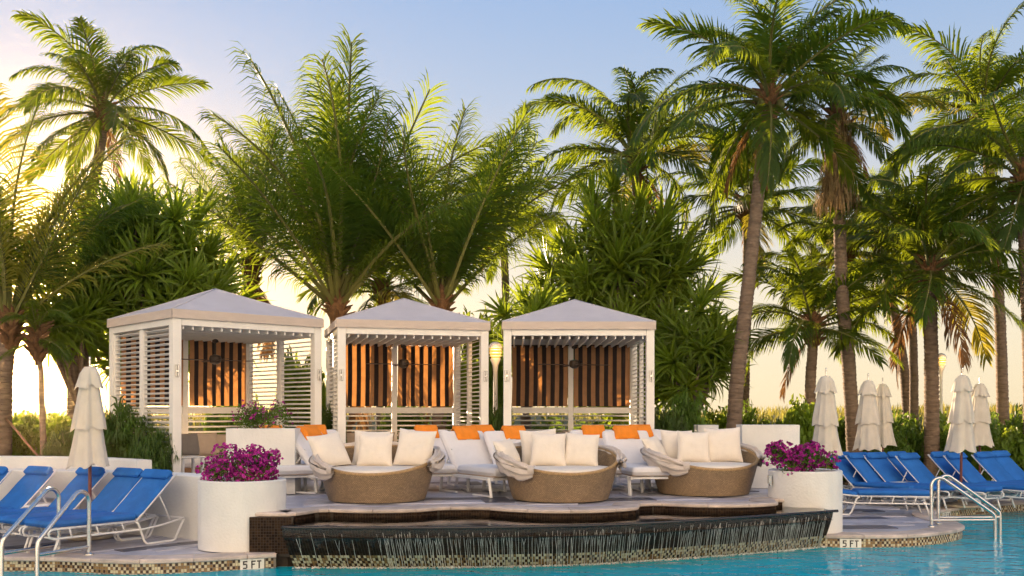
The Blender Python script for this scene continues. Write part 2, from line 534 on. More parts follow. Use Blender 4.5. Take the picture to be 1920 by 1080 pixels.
# coping stones: each one a bevelled slab that follows the edge
def coping(line, parent, ztop, depth=.34, th=.055, over=.035, step=.62, mat=None, d0=0.0, d1=None, seed=1):
    P = line if isinstance(line, Path) else Path(line)
    rng = random.Random(seed)
    d = d0
    d1 = P.len if d1 is None else d1
    while d < d1 - .05:
        e = min(d1, d + step * rng.uniform(.9, 1.1))
        if d1 - e < .2: e = d1
        mb = MB()
        n = 5
        gap = .004
        dz = rng.uniform(-.002, .002)
        rows = []
        for i in range(n + 1):
            q = d + gap + (e - d - 2 * gap) * i / n
            p, nn = P.pos(q), P.nor(q)
            o = p + nn * over; b = p - nn * depth
            zt, zb = ztop + dz, ztop - th
            rows.append([(b.x, b.y, zb), (b.x, b.y, zt), (o.x - nn.x * .014, o.y - nn.y * .014, zt), (o.x, o.y, zt - .014), (o.x, o.y, zb + .010), (o.x - nn.x * .01, o.y - nn.y * .01, zb)])
        base = len(mb.v)
        for r_ in rows: mb.v += r_
        for i in range(n):
            for j in range(6):
                a = base + i * 6 + j; b2 = base + i * 6 + (j + 1) % 6
                mb.f.append((a, a + 6, b2 + 6, b2)); mb.m.append(0)
        mb.f.append(tuple(base + j for j in range(6))); mb.m.append(0)
        mb.f.append(tuple(base + n * 6 + j for j in range(6))[::-1]); mb.m.append(0)
        mb.build('coping_stone', mat or M['stone'], parent)
        d = e
PL, PR = Path(left_edge), Path(right_edge)
coping(PL, deckL, .004, d0=4.0, seed=3)
coping(PR, deckR, .004, seed=5, mat=M['stone'])
coping(TE, terrace, TERR + .004, th=.05, seed=7)

# pavers
def inside(x, y, poly):
    c = False
    j = len(poly) - 1
    for i in range(len(poly)):
        xi, yi = poly[i][0], poly[i][1]; xj, yj = poly[j][0], poly[j][1]
        if (yi > y) != (yj > y) and x < (xj - xi) * (y - yi) / (yj - yi) + xi: c = not c
        j = i
    return c
_pav = {}
def paver_mesh(key, sx, sy, mat):
    if key not in _pav:
        mb = MB(); mb.box((0, 0, 0), (sx, sy, .03), bev=.004); _pav[key] = mb.mesh('paver', mat)
    return _pav[key]
def pavers(parent, poly, edge, z, ang, sx, sy, bounds, darkrow, keep, limit=285, seed=1):
    rng = random.Random(seed)
    ca, sa = math.cos(ang), math.sin(ang)
    n = 0
    cells = []
    for i in range(-40, 40):
        for j in range(-40, 40):
            u, v = (i + (.5 if j % 2 else 0)) * (sx + .006), j * (sy + .006)
            x, y = bounds[0] + u * ca - v * sa, bounds[1] + u * sa + v * ca
            ok = True
            for du in (-.5, .5):
                for dv in (-.5, .5):
                    a = x + (du * sx) * ca - (dv * sy) * sa; b = y + (du * sx) * sa + (dv * sy) * ca
                    if not inside(a, b, poly) or not keep(a, b): ok = False
                    elif min((a - e.x) ** 2 + (b - e.y) ** 2 for e in edge) < .365 ** 2: ok = False
            if ok: cells.append((y, x, i, j))
    cells.sort()
    for (y, x, i, j) in cells[:limit]:
        dark = darkrow(i, j)
        put('paver', paver_mesh((sx, sy, dark), sx, sy, M['paver_dark'] if dark else M['paver']), parent, (x, y, z - .015 + rng.uniform(-.0015, .0015)), (0, 0, ang))
fine_L = [PL.pos(PL.len * i / 160) for i in range(161)]
fine_R = [PR.pos(PR.len * i / 200) for i in range(201)]
fine_T = [TE.pos(TE.len * i / 160) for i in range(161)]
pavers(deckL, ld, fine_L, .0, R(47), .62, .26, (-4.9, 13.16), lambda i, j: j % 5 == 0, lambda x, y: x > -9 and y < 14.7 and (x + 3.6) ** 2 + (y - 13.27) ** 2 > .3, seed=2)
pavers(deckR, rd, fine_R, .0, R(3), .9, .42, (6.0, 15.2), lambda i, j: j % 3 == 1, lambda x, y: x < 12.5 and y < 22.5, seed=3)
pavers(terrace, tt, fine_T, TERR, R(9), .85, .42, (0, 14.6), lambda i, j: (j + (i // 3)) % 4 == 0, lambda x, y: -3.3 < x < 4.4 and y < 19.2, seed=4)

# mosaic and black glass tiles, real little tiles set in grout
def tiles(name, fn, nfn, U, V, ts, gap, proud, pick, mats, parent, u0=0.0, skip=None):
    mb = MB()
    nu, nv = int(U / ts), max(1, int(V / ts + .3))
    th = V / nv
    for i in range(nu):
        for j in range(nv):
            a, b = u0 + i * ts + gap / 2, u0 + (i + 1) * ts - gap / 2
            if skip and skip((a + b) / 2): continue
            c, d = (j * th + gap / 2) / V, ((j + 1) * th - gap / 2) / V
            nn = nfn((a + b) / 2)
            q = [fn(a, c), fn(b, c), fn(b, d), fn(a, d)]
            t = [p + nn * proud for p in q]
            m = pick(i, j)
            n = len(mb.v)
            mb.v += [tuple(p) for p in q] + [tuple(p) for p in t]
            mb.f += [(n + 4, n + 5, n + 6, n + 7), (n, n + 1, n + 5, n + 4), (n + 1, n + 2, n + 6, n + 5), (n + 2, n + 3, n + 7, n + 6), (n + 3, n, n + 4, n + 7)]
            mb.m += [m] * 5
    o = mb.build(name, mats, parent)
    o['kind'] = 'stuff'
    return o
rt = random.Random(11)
def pick_mosaic(i, j):
    r = rt.random()
    if (i + j) % 2: return 0 if r < .72 else 1
    return 2 if r < .62 else (1 if r < .85 else 0)
mos = [M['tile_cream'], M['tile_tan'], M['tile_brown']]

def band(P, z0, z1, parent, d0, d1, skip=None, inset=.0):
    g_ = MB()
    seg = max(2, int((d1 - d0) / .12))
    pts = [P.pos(d0 + (d1 - d0) * i / seg) - P.nor(d0 + (d1 - d0) * i / seg) * inset for i in range(seg + 1)]
    skirt(g_, pts, z0 - .3, z1)
    g_.build('tile_backing', M['grout'], parent)
    fn = lambda u, v: Vector((*(P.pos(u) - P.nor(u) * inset).xy, z0 + (z1 - z0) * v))
    tiles('mosaic_tiles', fn, lambda u: P.nor(u), d1 - d0, z1 - z0, .034, .006, .003, pick_mosaic, mos, parent, u0=d0, skip=skip)

def nearest(P, x):
    return min((abs(P.pos(P.len * i / 600).x - x), P.len * i / 600) for i in range(601))[1]
dS1 = nearest(PL, gp(462, 1046).x)
band(PL, WATER - .03, -.052, deckL, 5.0, PL.len, skip=lambda u: abs(u - dS1) < .155)
dS2 = nearest(PR, gp(1595, 1003).x)
dS3 = min((abs((PR.pos(PR.len * i / 600).x / PR.pos(PR.len * i / 600).y) * F + 960 - 1774) + (0 if PR.pos(PR.len * i / 600).y > 17.6 else 999), PR.len * i / 600) for i in range(601))[1]
band(PR, WATER - .03, -.052, deckR, 0.02, PR.len - 3, skip=lambda u: abs(u - dS2) < .16 or abs(u - dS3) < .20)

# depth markers
def glyphs(mb, text, h, y, t):
    """block letters as bars standing on z = 0 in the plane y; returns width"""
    w, s = h * .55, h * .17
    x = 0
    def bar(x0, z0, x1, z1): mb.box(((x0 + x1) / 2, y, (z0 + z1) / 2), (x1 - x0, t, z1 - z0), m=1)
    for ch in text:
        if ch == ' ': x += w * .55; continue
        if ch == 'F':
            bar(x, 0, x + s, h); bar(x + s, h - s, x + w, h); bar(x + s, h * .46, x + w * .82, h * .46 + s)
        elif ch == 'T':
            bar(x, h - s, x + w, h); bar(x + w / 2 - s / 2, 0, x + w / 2 + s / 2, h - s)
        elif ch == 'I':
            bar(x, 0, x + s, h); x -= w - s
        elif ch == 'N':
            bar(x, 0, x + s, h); bar(x + w - s, 0, x + w, h)
            L_ = math.hypot(w - s, h); a = math.atan2(h, w - s)
            mb.box((x + w / 2, y + .0004, h / 2), (L_ * .92, t, s * .9), rot=Matrix.Rotation(a, 3, 'Y'), m=1)
        elif ch == '5':
            bar(x, h - s, x + w, h); bar(x, h * .5, x + s, h - s); bar(x + s, h * .5, x + w - s * .6, h * .5 + s)
            bar(x + w - s, s * .7, x + w, h * .5 + s * .3); bar(x, 0, x + w - s * .6, s)
        x += w + h * .16
    return x - h * .16
def marker(P, d, text, wid, label, z0, z1, h):
    p, t, nn = P.pos(d), P.tan(d), P.nor(d)
    o = thing('depth_marker', label, 'depth sign', (p.x + nn.x * .005, p.y + nn.y * .005, z0), math.atan2(t.y, t.x), 'depth markers on the pool edge')
    a = MB()
    H_ = z1 - z0
    half = wid / 2
    for k in (-1, 1): a.box((k * half / 2, 0, H_ / 2), (half - .003, .012, H_ - .002), bev=.002)
    tl_ = a.build('tile', M['sign_white'], o)
    b = MB()
    w = glyphs(b, text, h, -.0068, .002)
    for i, v in enumerate(b.v): b.v[i] = (v[0] - w / 2, v[1], v[2] + (H_ - h) * .55)
    b.m = [0] * len(b.f)
    b.build('lettering', M['sign_black'], tl_)
marker(PL, dS1, '5 FT', .30, 'white 5 FT depth tile below the left planter', WATER - .02, -.052, .10)
marker(PR, dS2, '5 FT', .31, 'white 5 FT depth tile below the right round planter', WATER - .02, -.052, .10)
marker(PR, dS3, 'FT 5 IN', .36, 'small white FT 5 IN depth tile on the far pool edge behind the handrails', WATER - .0, -.052, .085)

# the spill basin -------------------------------------------------
PF, PRIM = Path(wall_foot), Path(wall_rim)
def spill(s, t):
    """s along 0..1, t from rim 0 to foot 1"""
    a, b = PRIM.pos(s * PRIM.len), PF.pos((.03 + s * .97) * PF.len)
    k = t ** 1.25
    p = a.lerp(b, k)
    return Vector((p.x, p.y, BASIN - .015 + (WATER - .06 - BASIN + .015) * t))
def spill_n(s):
    p = spill(s, .4); du = spill(min(1, s + .01), .4) - spill(max(0, s - .01), .4); dv = spill(s, .5) - spill(s, .3)
    n = du.cross(dv); n.normalize()
    if n.y > 0: n = -n
    return n
basin = thing('spill_basin', 'black tiled raised basin whose water spills over its curved rim into the pool', 'water feature')
sb = MB()
sb.grid(lambda u, v: spill(u, v) , 80, 8)
sb.build('spill_wall', M['grout_dark'], basin, smooth=True)
t_band = (BASIN - .015 - .0) / (BASIN - .015 - WATER + .06)
LW = PRIM.len
rb = random.Random(5)
tiles('black_tiles', lambda u, v: spill(u / LW, (1 - v) * t_band), lambda u: spill_n(u / LW), LW, .40, .036, .004, .003,
      lambda i, j: 0 if rb.random() < .75 else 1, [M['tile_black'], M['tile_black2']], basin)
tiles('mosaic_tiles', lambda u, v: spill(u / LW, 1 + (t_band - 1) * v), lambda u: spill_n(u / LW), LW, .22, .036, .006, .003, pick_mosaic,
      [M['tile_cream'], M['tile_tan'], M['tile_brown']], basin)
lip = MB()
lip.tube([PRIM.pos(PRIM.len * i / 90) + Vector((0, 0, BASIN - .012)) for i in range(91)] + [PRIM.p[-1] + Vector((.07, .03, BASIN - .012))], .020, 8)
lip.build('rim', M['lip'], basin, smooth=True)
# floor under the basin water, side walls
bp_ = [(p.x, p.y) for p in wall_rim] + [(4.52, 14.62)] + [(p.x, p.y) for p in reversed(terr_edge[2:])] + [(-2.84, 12.72)]
flat('basin_floor', bp_, BASIN - .14, M['tile_black'], kind=None, parent=basin)
bw = flat('basin_water', [(p[0], p[1]) for p in bp_], BASIN, M['basin_water'])
tag(bw, kind='structure')
# black tiled face under the terrace coping
PT = TE
bk = MB(); skirt(bk, [TE.pos(TE.len * i / 140) for i in range(141)], -.2, TERR - .048)
bk.build('tile_backing', M['grout_dark'], terrace)
zb0 = BASIN - .12
tiles('black_tiles', lambda u, v: Vector((*TE.pos(u).xy, zb0 + (TERR - .05 - zb0) * v)), lambda u: TE.nor(u), TE.len - .02, TERR - .05 - zb0, .036, .004, .003,
      lambda i, j: 0 if rb.random() < .7 else 1, [M['tile_black'], M['tile_black2']], terrace)
# the square black block at the west end, beside the planter
blk = MB()
x0, x1, y0, y1 = -3.36, -2.80, 12.70, 12.86
blk.quad([(x0, 12.735, -.06), (x1, 12.735, -.06), (x1, 12.735, TERR - .05), (x0, 12.735, TERR - .05)])
blk.quad([(x1, 12.735, WATER), (x1, 13.1, WATER), (x1, 13.1, TERR - .05), (x1, 12.735, TERR - .05)])
blk.quad([(x0, 12.735, TERR - .05), (x1, 12.735, TERR - .05), (x1, 13.0, TERR - .05), (x0, 13.0, TERR - .05)])
blk.build('end_backing', M['grout_dark'], basin)
tiles('end_tiles', lambda u, v: Vector((x0 + u, 12.735, -.02 + (TERR - .052 + .02) * v)), lambda u: Vector((0, -1, 0)), x1 - x0, .46, .036, .004, .003,
      lambda i, j: 0 if rb.random() < .6 else 1, [M['tile_black'], M['tile_black2']], basin)
tiles('end_tiles', lambda u, v: Vector((x1, 12.735 + u, -.02 + (TERR - .052 + .02) * v)), lambda u: Vector((1, 0, 0)), .36, .46, .036, .004, .003,
      lambda i, j: 0 if rb.random() < .6 else 1, [M['tile_black'], M['tile_black2']], basin)
# end cheeks closing the spill wall
ch = MB()
for s in (0.0, 1.0):
    p = [spill(s, t / 8) for t in range(9)]
    q = Vector((p[-1].x, p[-1].y + .35, p[-1].z)); q2 = Vector((p[-1].x, p[-1].y + .35, p[0].z))
    ch.quad(p + [q, q2])
ch.build('cheek', M['tile_black'], basin)

# falling water: a ragged film and branching streams
rw = random.Random(21)
film = MB()
NU = 420
for i in range(NU):
    s0, s1 = i / NU, (i + 1) / NU
    def rag(s): return max(.05, min(.75, .24 + .17 * noise.noise(Vector((s * 30, 2.2, 0))) + .22 * noise.noise(Vector((s * 105, 9.1, 0)))))
    e0, e1 = rag(s0), rag(s1)
    for k in range(4):
        def Q(s, e, k): 
            t = e * k / 4
            return spill(s, t) + spill_n(s) * (.012 + .03 * t)
        film.quad([Q(s0, e0, k), Q(s1, e1, k), Q(s1, e1, k + 1), Q(s0, e0, k + 1)])
fo = film.build('water_film', M['fall_water'])
tag(fo, 'thin sheet of water slipping over the dark rim', 'water', kind='stuff')
st = MB()
s = .012
while s < .985:
    dens = .0042 + .006 * max(0, noise.noise(Vector((s * 9, 4, 0)))) + (.012 if s < .16 else 0)
    s += dens * rw.uniform(.5, 1.5)
    if s > .985: break
    spread = rw.uniform(.0008, .0036)
    tj = rw.uniform(.30, .62)
    ph = rw.uniform(0, 9)
    for sd in ((-1, 1) if rw.random() < .5 else (0,)):
        t0 = rw.uniform(.05, .25)
        pts, rs = [], []
        br = rw.uniform(.0017, .0035)
        tend = 1.0 if sd != 1 else tj
        n = 16
        for i in range(n + 1):
            t = t0 + (tend - t0) * i / n
            off = sd * spread * max(0, 1 - (t - t0) / max(.01, tj - t0)) + .0006 * noise.noise(Vector((t * 7, ph * 3, s * 50)))
            ss = max(0, min(1, s + off))
            pts.append(spill(ss, min(.93, t)) + spill_n(ss) * (.02 + .10 * t * t) - Vector((0, 0, .0)))
            rs.append(br * rw.uniform(.72, 1.3) * (1.25 if t > .5 else 1))
        st.tube(pts, rs, 4, cap=False)
so = st.build('water_streams', M['stream_water'], smooth=True)
tag(so, 'branching white streams of water falling down the black tiled wall', 'water', kind='stuff')
fm = MB()
for i in range(1500):
    q = rw.random()
    p = spill(q, .92) + spill_n(q) * (.09 + abs(rw.gauss(0, .035)))
    r_ = rw.uniform(.004, .017)
    z = WATER + rw.uniform(-.003, .012)
    c = Vector((p.x, p.y, z))
    d = [c + Vector((r_ * math.cos(a) * rw.uniform(.6, 1.4), r_ * math.sin(a) * rw.uniform(.6, 1.2), 0)) for a in (0, 1.26, 2.5, 3.77, 5.0)]
    top = c + Vector((0, 0, r_ * rw.uniform(.3, 1.3)))
    for k in range(5): fm.quad([d[k], d[(k + 1) % 5], top])
tag(fm.build('foam', M['foam']), 'white splashes of foam where the falling water meets the pool', 'foam', kind='stuff')

# left parapet walls behind the blue loungers
def wall_along(name, pts, z0, z1, th, label, cat='wall', mat='plaster'):
    P = Path(pts)
    n = max(2, int(P.len / .15))
    prof = [(0, z0), (0, z1 - .015), (.015, z1), (th - .015, z1), (th, z1 - .015), (th, z0)]
    mb = MB()
    for i in range(n + 1):
        d = P.len * i / n
        p, nn = P.pos(d), P.nor(d)
        for (o, z) in prof: mb.v.append((p.x - nn.x * o, p.y - nn.y * o, z))
    k = len(prof)
    for i in range(n):
        for j in range(k - 1):
            a = i * k + j
            mb.f.append((a, a + k, a + k + 1, a + 1)); mb.m.append(0)
    mb.f.append(tuple(range(k))); mb.m.append(0)
    mb.f.append(tuple(n * k + j for j in range(k))[::-1]); mb.m.append(0)
    return tag(mb.build(name, M[mat], smooth=True, angle=30), label, cat)
wall_along('parapet_wall', catmull([(-13, 15.6, 0), (-9.5, 15.55, 0), (-7.6, 15.35, 0), (-6.0, 14.9, 0), (-4.75, 14.2, 0), (-4.2, 13.75, 0), (-3.6, 13.55, 0)], 8), -.05, .90, .42,
           'low white plastered parapet wall behind the blue loungers', 'wall')
wall_along('planter_wall', catmull([(-13, 17.6, 0), (-9, 17.2, 0), (-7.4, 16.9, 0), (-6.4, 16.2, 0), (-5.95, 15.8, 0)], 8), .3, 1.03, .25,
           'curved white planter wall below the dark feathery shrub', 'wall')

# unseen white hotel behind the viewer, added to bounce low sun onto the cabana fronts
flat('pool_deck', [(-90, -25), (90, -25), (90, -8), (-90, -8)], 0.0, M['paver'])
hotel = tag(bpy.data.objects.new('bounce_hotel', None), kind='structure'); COL.objects.link(hotel); hotel.location = (0, -25, 0)
hm = MB()
hm.box((0, -7, 27), (120, 14, 54)); hm.box((-54, 6, 22), (14, 12, 44)); hm.box((54, 6, 22), (14, 12, 44))
hm.build('wall', M['bounce_face'], hotel)
hb, hg, hp = MB(), MB(), MB()  # storey detail on the added bounce building
for f in range(17):
    z = 4.2 + f * 3.0
    for k in range(24):
        x = -44.5 + k * 3.87
        hb.box((x, .65, z - .1), (3.5, 1.3, .18)); hb.box((x, 1.26, z + .45), (3.5, .08, .9))
        hg.box((x, .02, z + 1.15), (1.7, .06, 2.1))
hb.build('balconies', M['bounce_face'], hotel)['kind'] = 'stuff'
hg.build('window_glass', pmat('window_glass', (.05, .06, .07), .1, .1, 3), hotel)['kind'] = 'stuff'

# thin golden haze volume, added to give the glare around the low sun
hz = MB(); hz.box((0, 215, 26.6), (800, 600, 59.2))
hzm = bpy.data.materials.new('haze'); hzm.use_nodes = True
hn = hzm.node_tree; hn.nodes.clear()
ho = hn.nodes.new('ShaderNodeOutputMaterial'); hv = hn.nodes.new('ShaderNodeVolumePrincipled')
hv.inputs['Density'].default_value = .00019
hv.inputs['Anisotropy'].default_value = .93
hv.inputs['Color'].default_value = (1, .74, .36, 1)
hn.links.new(hv.outputs[0], ho.inputs['Volume'])
tag(hz.build('haze', hzm), kind='stuff')
# ------------------------------------------------------------------ cabanas
flat('planting_soil', [(-40, 17.3), (-9.0, 17.3), (-7.2, 16.8), (-6.0, 16.0), (-9.3, 19.5), (-9.3, 27), (-40, 27)], .35, M['soil'])
flat('garden_soil', [(4.6, 22.6), (40, 23.6), (40, 27), (4.6, 27)], .04, M['soil'])
W, D = 2.95, 2.82
POST, HT = .155, 2.91

def make_cabana(label):
    root = thing('cabana', label, 'cabana', group='white cabanas on the terrace')
    rng = random.Random(4)
    pm = MB(); pm.box((0, 0, HT / 2), (POST, POST, HT), bev=.006); pme = pm.mesh('post', M['white_paint'])
    h = POST / 2
    for (x, y) in ((h, h), (W - h, h), (h, D - h), (W - h, D - h)):
        put('post', pme, root, (x, y, 0))
    def beam(c, s, name='beam'):
        b = MB(); b.box((0, 0, 0), s, bev=.004); b.build(name, M['white_paint'], root, loc=c)
    bh = .12
    beam((W / 2, h - .002, HT - bh / 2 - .002), (W - 2 * POST - .004, POST - .01, bh))
    beam((W / 2, D - h, HT - bh / 2 - .002), (W - 2 * POST - .004, POST - .01, bh))
    for x in (h, W - h): beam((x, D / 2, HT - bh / 2 - .002), (POST - .01, D - 2 * POST - .004, bh))
    # canvas roof with a falling edge
    ap = Vector((W / 2, D / 2, 3.645))
    o_ = .025
    cs = [Vector((-o_, -o_, 3.06)), Vector((W + o_, -o_, 3.06)), Vector((W + o_, D + o_, 3.06)), Vector((-o_, D + o_, 3.06))]
    rf = MB()
    for k in range(4):
        a, b = cs[k], cs[(k + 1) % 4]
        def fn(u, v, a=a, b=b):
            p = a.lerp(b, u).lerp(ap, v)
            sag = -.035 * math.sin(PI * min(1, v * 1.1)) * (math.sin(PI * u) * .4 + .35) * (1 - v)
            return p + Vector((0, 0, sag))
        rf.grid(fn, 12, 10)
    rf.build('canopy', M['canopy'], root, smooth=True, angle=15)
    hm_ = MB()
    for k in range(4): hm_.tube([cs[k] + Vector((0, 0, .004)), cs[k].lerp(ap, .5) + Vector((0, 0, -.004)), ap + Vector((0, 0, .004))], .011, 5)
    hm_.build('roof_seam', M['canopy'], root, smooth=True)
    va = MB()
    for k in range(4):
        a, b = cs[k], cs[(k + 1) % 4]
        nn = Vector(((b - a).y, -(b - a).x, 0)).normalized()
        def fv(u, v, a=a, b=b, nn=nn, k=k):
            p = a.lerp(b, u) - Vector((0, 0, .155 * v))
            wv = (noise.noise(Vector((u * 7 + k * 9, v * 2.5, 3))) * .018 + .012 * math.sin(u * 40 + 5 * v)) * v * (1 if .02 < u < .98 else .3)
            return p + nn * (.006 + abs(wv))
        va.grid(fv, 48, 4)
    va.build('valance', M['valance'], root, smooth=True, angle=50)
    # ceiling rafters
    rm = MB(); rm.box((0, 0, 0), (.03, D - .12, .12), bev=.003); rme = rm.mesh('rafter', M['white_paint'])
    for i in range(15):
        put('rafter', rme, root, (POST + .06 + i * (W - 2 * POST - .12) / 14, D / 2, HT - .125))
    # louvred side walls
    zl, zh = .12, HT - .13
    sl = {}
    def slat(L_):
        k = round(L_, 3)
        if k not in sl:
            b = MB(); b.box((0, 0, 0), (.062, L_, .011), rot=Matrix.Rotation(R(24), 3, 'Y'), bev=.002); sl[k] = b.mesh('slat', M['white_paint'])
        return sl[k]
    ly = (D - 2 * POST - .10) / 2
    for x, fl in ((h, 0), (W - h, PI)):
        mb = MB(); mb.box((0, 0, 0), (.09, .10, zh - zl + .02), bev=.004)
        mb.build('mullion', M['white_paint'], root, loc=(x, D / 2, (zl + zh) / 2))
        for yc in (POST + ly / 2, D - POST - ly / 2):
            for sgn in (-1, 1):
                jb = MB(); jb.box((0, 0, 0), (.075, .035, zh - zl), bev=.003)
                jb.build('jamb', M['white_paint'], root, loc=(x, yc + sgn * (ly / 2 - .02), (zl + zh) / 2))
            n = 31
            for i in range(n):
                z = zl + .05 + i * (zh - zl - .1) / (n - 1)
                put('slat', slat(ly - .08), root, (x, yc, z + rng.uniform(-.002, .002)), (0, 0, fl))
    # back wall: centre post, rail, louvres below and two striped curtains above
    yb = D - h
    beam((W / 2, yb, (HT - bh) / 2), (.115, .10, HT - bh - .006), 'mullion')
    lx = (W - 2 * POST - .115) / 2
    for xc in (POST + lx / 2, W - POST - lx / 2):
        beam((xc, yb, 1.33), (lx - .006, .09, .13), 'rail')
        bs = MB(); bs.box((0, 0, 0), (lx - .01, .062, .012), rot=Matrix.Rotation(R(-24), 3, 'X'), bev=.002)
        bme = bs.mesh('slat', M['white_paint'])
        for i in range(11): put('slat', bme, root, (xc, yb, .14 + i * .107))
    n_str = 13
    for ci, xc in enumerate((POST + lx / 2, W - POST - lx / 2)):
        wv = 1.235
        cu = MB()
        nst = n_str * 4
        def fc(u, v, ci=ci, xc=xc):
            x = xc + (u - .5) * wv
            y = yb - .085 + .013 * math.sin(u * 2 * PI * 6.5 + ci) * (.35 + .65 * v) + .02 * noise.noise(Vector((u * 4, v * 2, ci * 5)))
            sway = .007 * math.sin(v * 4.5 + ci * 1.7) * v
            return (x + sway, y, 1.42 + 1.34 * (1 - v))
        cu.grid(fc, nst, 16, mfn=lambda i, j: 1 if (i // 4) % 2 else 0)
        cu_ = cu.build('curtain', [M['curtain_light'], M['curtain_dark']], root, smooth=True)
        rd_ = MB(); rd_.tube([(xc - wv / 2 - .03, yb - .085, 2.772), (xc + wv / 2 + .03, yb - .085, 2.772)], .012, 6)
        rd_.build('curtain_rod', M['bronze'], cu_)
    # small metal tie-back brackets on the front posts
    for x in (h - .01, W - h + .01):
        bb = MB()
        bb.box((-.022, -.02, 0), (.014, .03, .22), bev=.003); bb.box((.022, -.02, 0), (.014, .03, .22), bev=.003); bb.box((0, -.012, 0), (.04, .014, .035), bev=.002)
        bb.build('bracket', M['steel'], root, loc=(x, 0, 2.0))
    return root

cab1 = make_cabana('cream cabana turned cornerwise, nearest the feathery shrub and the single left umbrella')
a1 = math.atan2(1.95, 2.22)
cab1.location = (-5.79, 17.0, TERR); cab1.rotation_euler = (0, 0, R(43))
cab2 = copy_tree(cab1, label='middle cabana of three, with bright orange striped curtains glowing behind the first daybed', loc=(-3.31, 18.9, TERR), rz=R(15))
cab3 = copy_tree(cab1, label='cabana facing squarely forward between the lit globe lamp and the third daybed', loc=(-.167, 19.45, TERR), rz=0)
CABS = [cab1, cab2, cab3]
def in_cab(c, x, y, z=0):
    a = c.rotation_euler.z
    return Vector((c.location.x + x * math.cos(a) - y * math.sin(a), c.location.y + x * math.sin(a) + y * math.cos(a), TERR + z))

# ceiling fans
def make_fan(label):
    t = thing('ceiling_fan', label, 'ceiling fan', group='ceiling fans in the cabanas')
    m = MB(); m.lathe([(.02, .36), (.055, .34), (.06, .30), (.02, .28)], 12); m.tube([(0, 0, .30), (0, 0, .02)], .014, 8)
    m.build('down_rod', M['bronze'], t, smooth=True, angle=40)
    m = MB(); m.lathe([(.03, .06), (.10, .04), (.115, -.02), (.10, -.09), (.05, -.12), (.02, -.125)], 16)
    m.build('motor', M['bronze'], t, smooth=True, angle=40)
    for k in range(4):
        a = k * PI / 2 + .2
        b = MB()
        b.box((.18, 0, -.05), (.16, .03, .012)); b.box((.50, 0, -.045), (.56, .07, .008), rot=Matrix.Rotation(R(10), 3, 'X'), bev=.004)
        o = b.build('blade', M['wood_dark'], t); o.rotation_euler = (0, 0, a)
    return t
f1 = make_fan('dark ceiling fan under the cornerwise cabana roof')
f1.location = in_cab(cab1, W / 2, D / 2, 2.33); f1.rotation_euler.z = .4
copy_tree(f1, label='dark ceiling fan in front of the glowing orange curtains', loc=in_cab(cab2, W / 2, D * .5, 2.33), rz=.15)
copy_tree(f1, label='dark ceiling fan in the squarely facing cabana', loc=in_cab(cab3, W / 2, D * .5, 2.33), rz=.05)

# ------------------------------------------------------------------ soft things
def cushion_mesh(name, L_, Wd, T, mat, seed=0, rad=.05, puff=.012, nx=16, ny=10):
    """a rounded seat pad: x 0..L, y centred, z 0..T"""
    def fn_side(sgn):
        def fn(u, v):
            x, y = u * L_, (v - .5) * Wd
            ex = min(u * L_, (1 - u) * L_); ey = min(v * Wd, (1 - v) * Wd)
            e = max(0, min(1, min(ex, ey) / rad)); k = math.sqrt(max(0, 1 - (1 - e) ** 2))
            z = T / 2 + sgn * (T / 2 * k + puff * math.sin(PI * u) * math.sin(PI * v) + (.006 * noise.noise(Vector((x * 5, y * 6, seed + sgn))) if e > .3 else 0))
            cx, cy = (u - .5) * 2, (v - .5) * 2
            if abs(cx) > .8 and abs(cy) > .8:
                q = (abs(cx) - .8) * (abs(cy) - .8) / .04
                x += -math.copysign(.018 * q, cx); y += -math.copysign(.018 * q, cy)
            return (x, y, z)
        return fn
    def sp(t):     # denser near the edges
        return t
    mb = MB()
    us = sorted(set([0, .012, .03, .055] + [i / nx for i in range(1, nx)] + [.945, .97, .988, 1]))
    vs__ = sorted(set([0, .02, .045, .085] + [i / ny for i in range(1, ny)] + [.915, .955, .98, 1]))
    for sgn in (1, -1):
        fn = fn_side(sgn)
        base = len(mb.v)
        for u in us:
            for v in vs__: mb.v.append(fn(u, v))
        nv = len(vs__)
        for i in range(len(us) - 1):
            for j in range(nv - 1):
                a = base + i * nv + j
                q = (a, a + nv, a + nv + 1, a + 1)
                mb.f.append(q if sgn > 0 else q[::-1]); mb.m.append(0)
    return mb.mesh(name, mat, smooth=True)

def pillow_mesh(name, s, T, mat, seed, h=None):
    """a scatter pillow standing on its edge: x across, z up (0..s), y thickness"""
    h = h or s
    mb = MB()
    n = 22
    for sgn in (-1, 1):
        base = len(mb.v)
        for i in range(n + 1):
            for j in range(n + 1):
                u, v = i / n * 2 - 1, j / n * 2 - 1
                fu, fv = max(0, 1 - abs(u) ** 2.6), max(0, 1 - abs(v) ** 2.6)
                th = (fu * fv) ** .55
                pin_x = 1 - .075 * (1 - abs(v) ** 2) * abs(u) ** 3 * 1.0
                pin_z = 1 - .075 * (1 - abs(u) ** 2) * abs(v) ** 3 * 1.0
                wr = noise.noise(Vector((u * 3 + seed, v * 3, sgn * 4))) * .10 + noise.noise(Vector((u * 7 + seed, v * 5, sgn))) * .05
                crease = .035 * math.sin((abs(u) - abs(v)) * 9 + seed) * (1 - th) 
                slump = 1 + .05 * (1 - v) / 2
                y = sgn * (T / 2) * (th * (1 + wr) + crease * .6 * (th > .02)) * (1.12 - .22 * (v + 1) / 2)
                mb.v.append((u * s / 2 * pin_x * slump, y, (v * pin_z + 1) * h / 2))
        for i in range(n):
            for j in range(n):
                a = base + i * (n + 1) + j
                q = (a, a + n + 1, a + n + 2, a + 1)
                mb.f.append(q if sgn < 0 else q[::-1]); mb.m.append(0)
    return mb.mesh(name, mat, smooth=True)

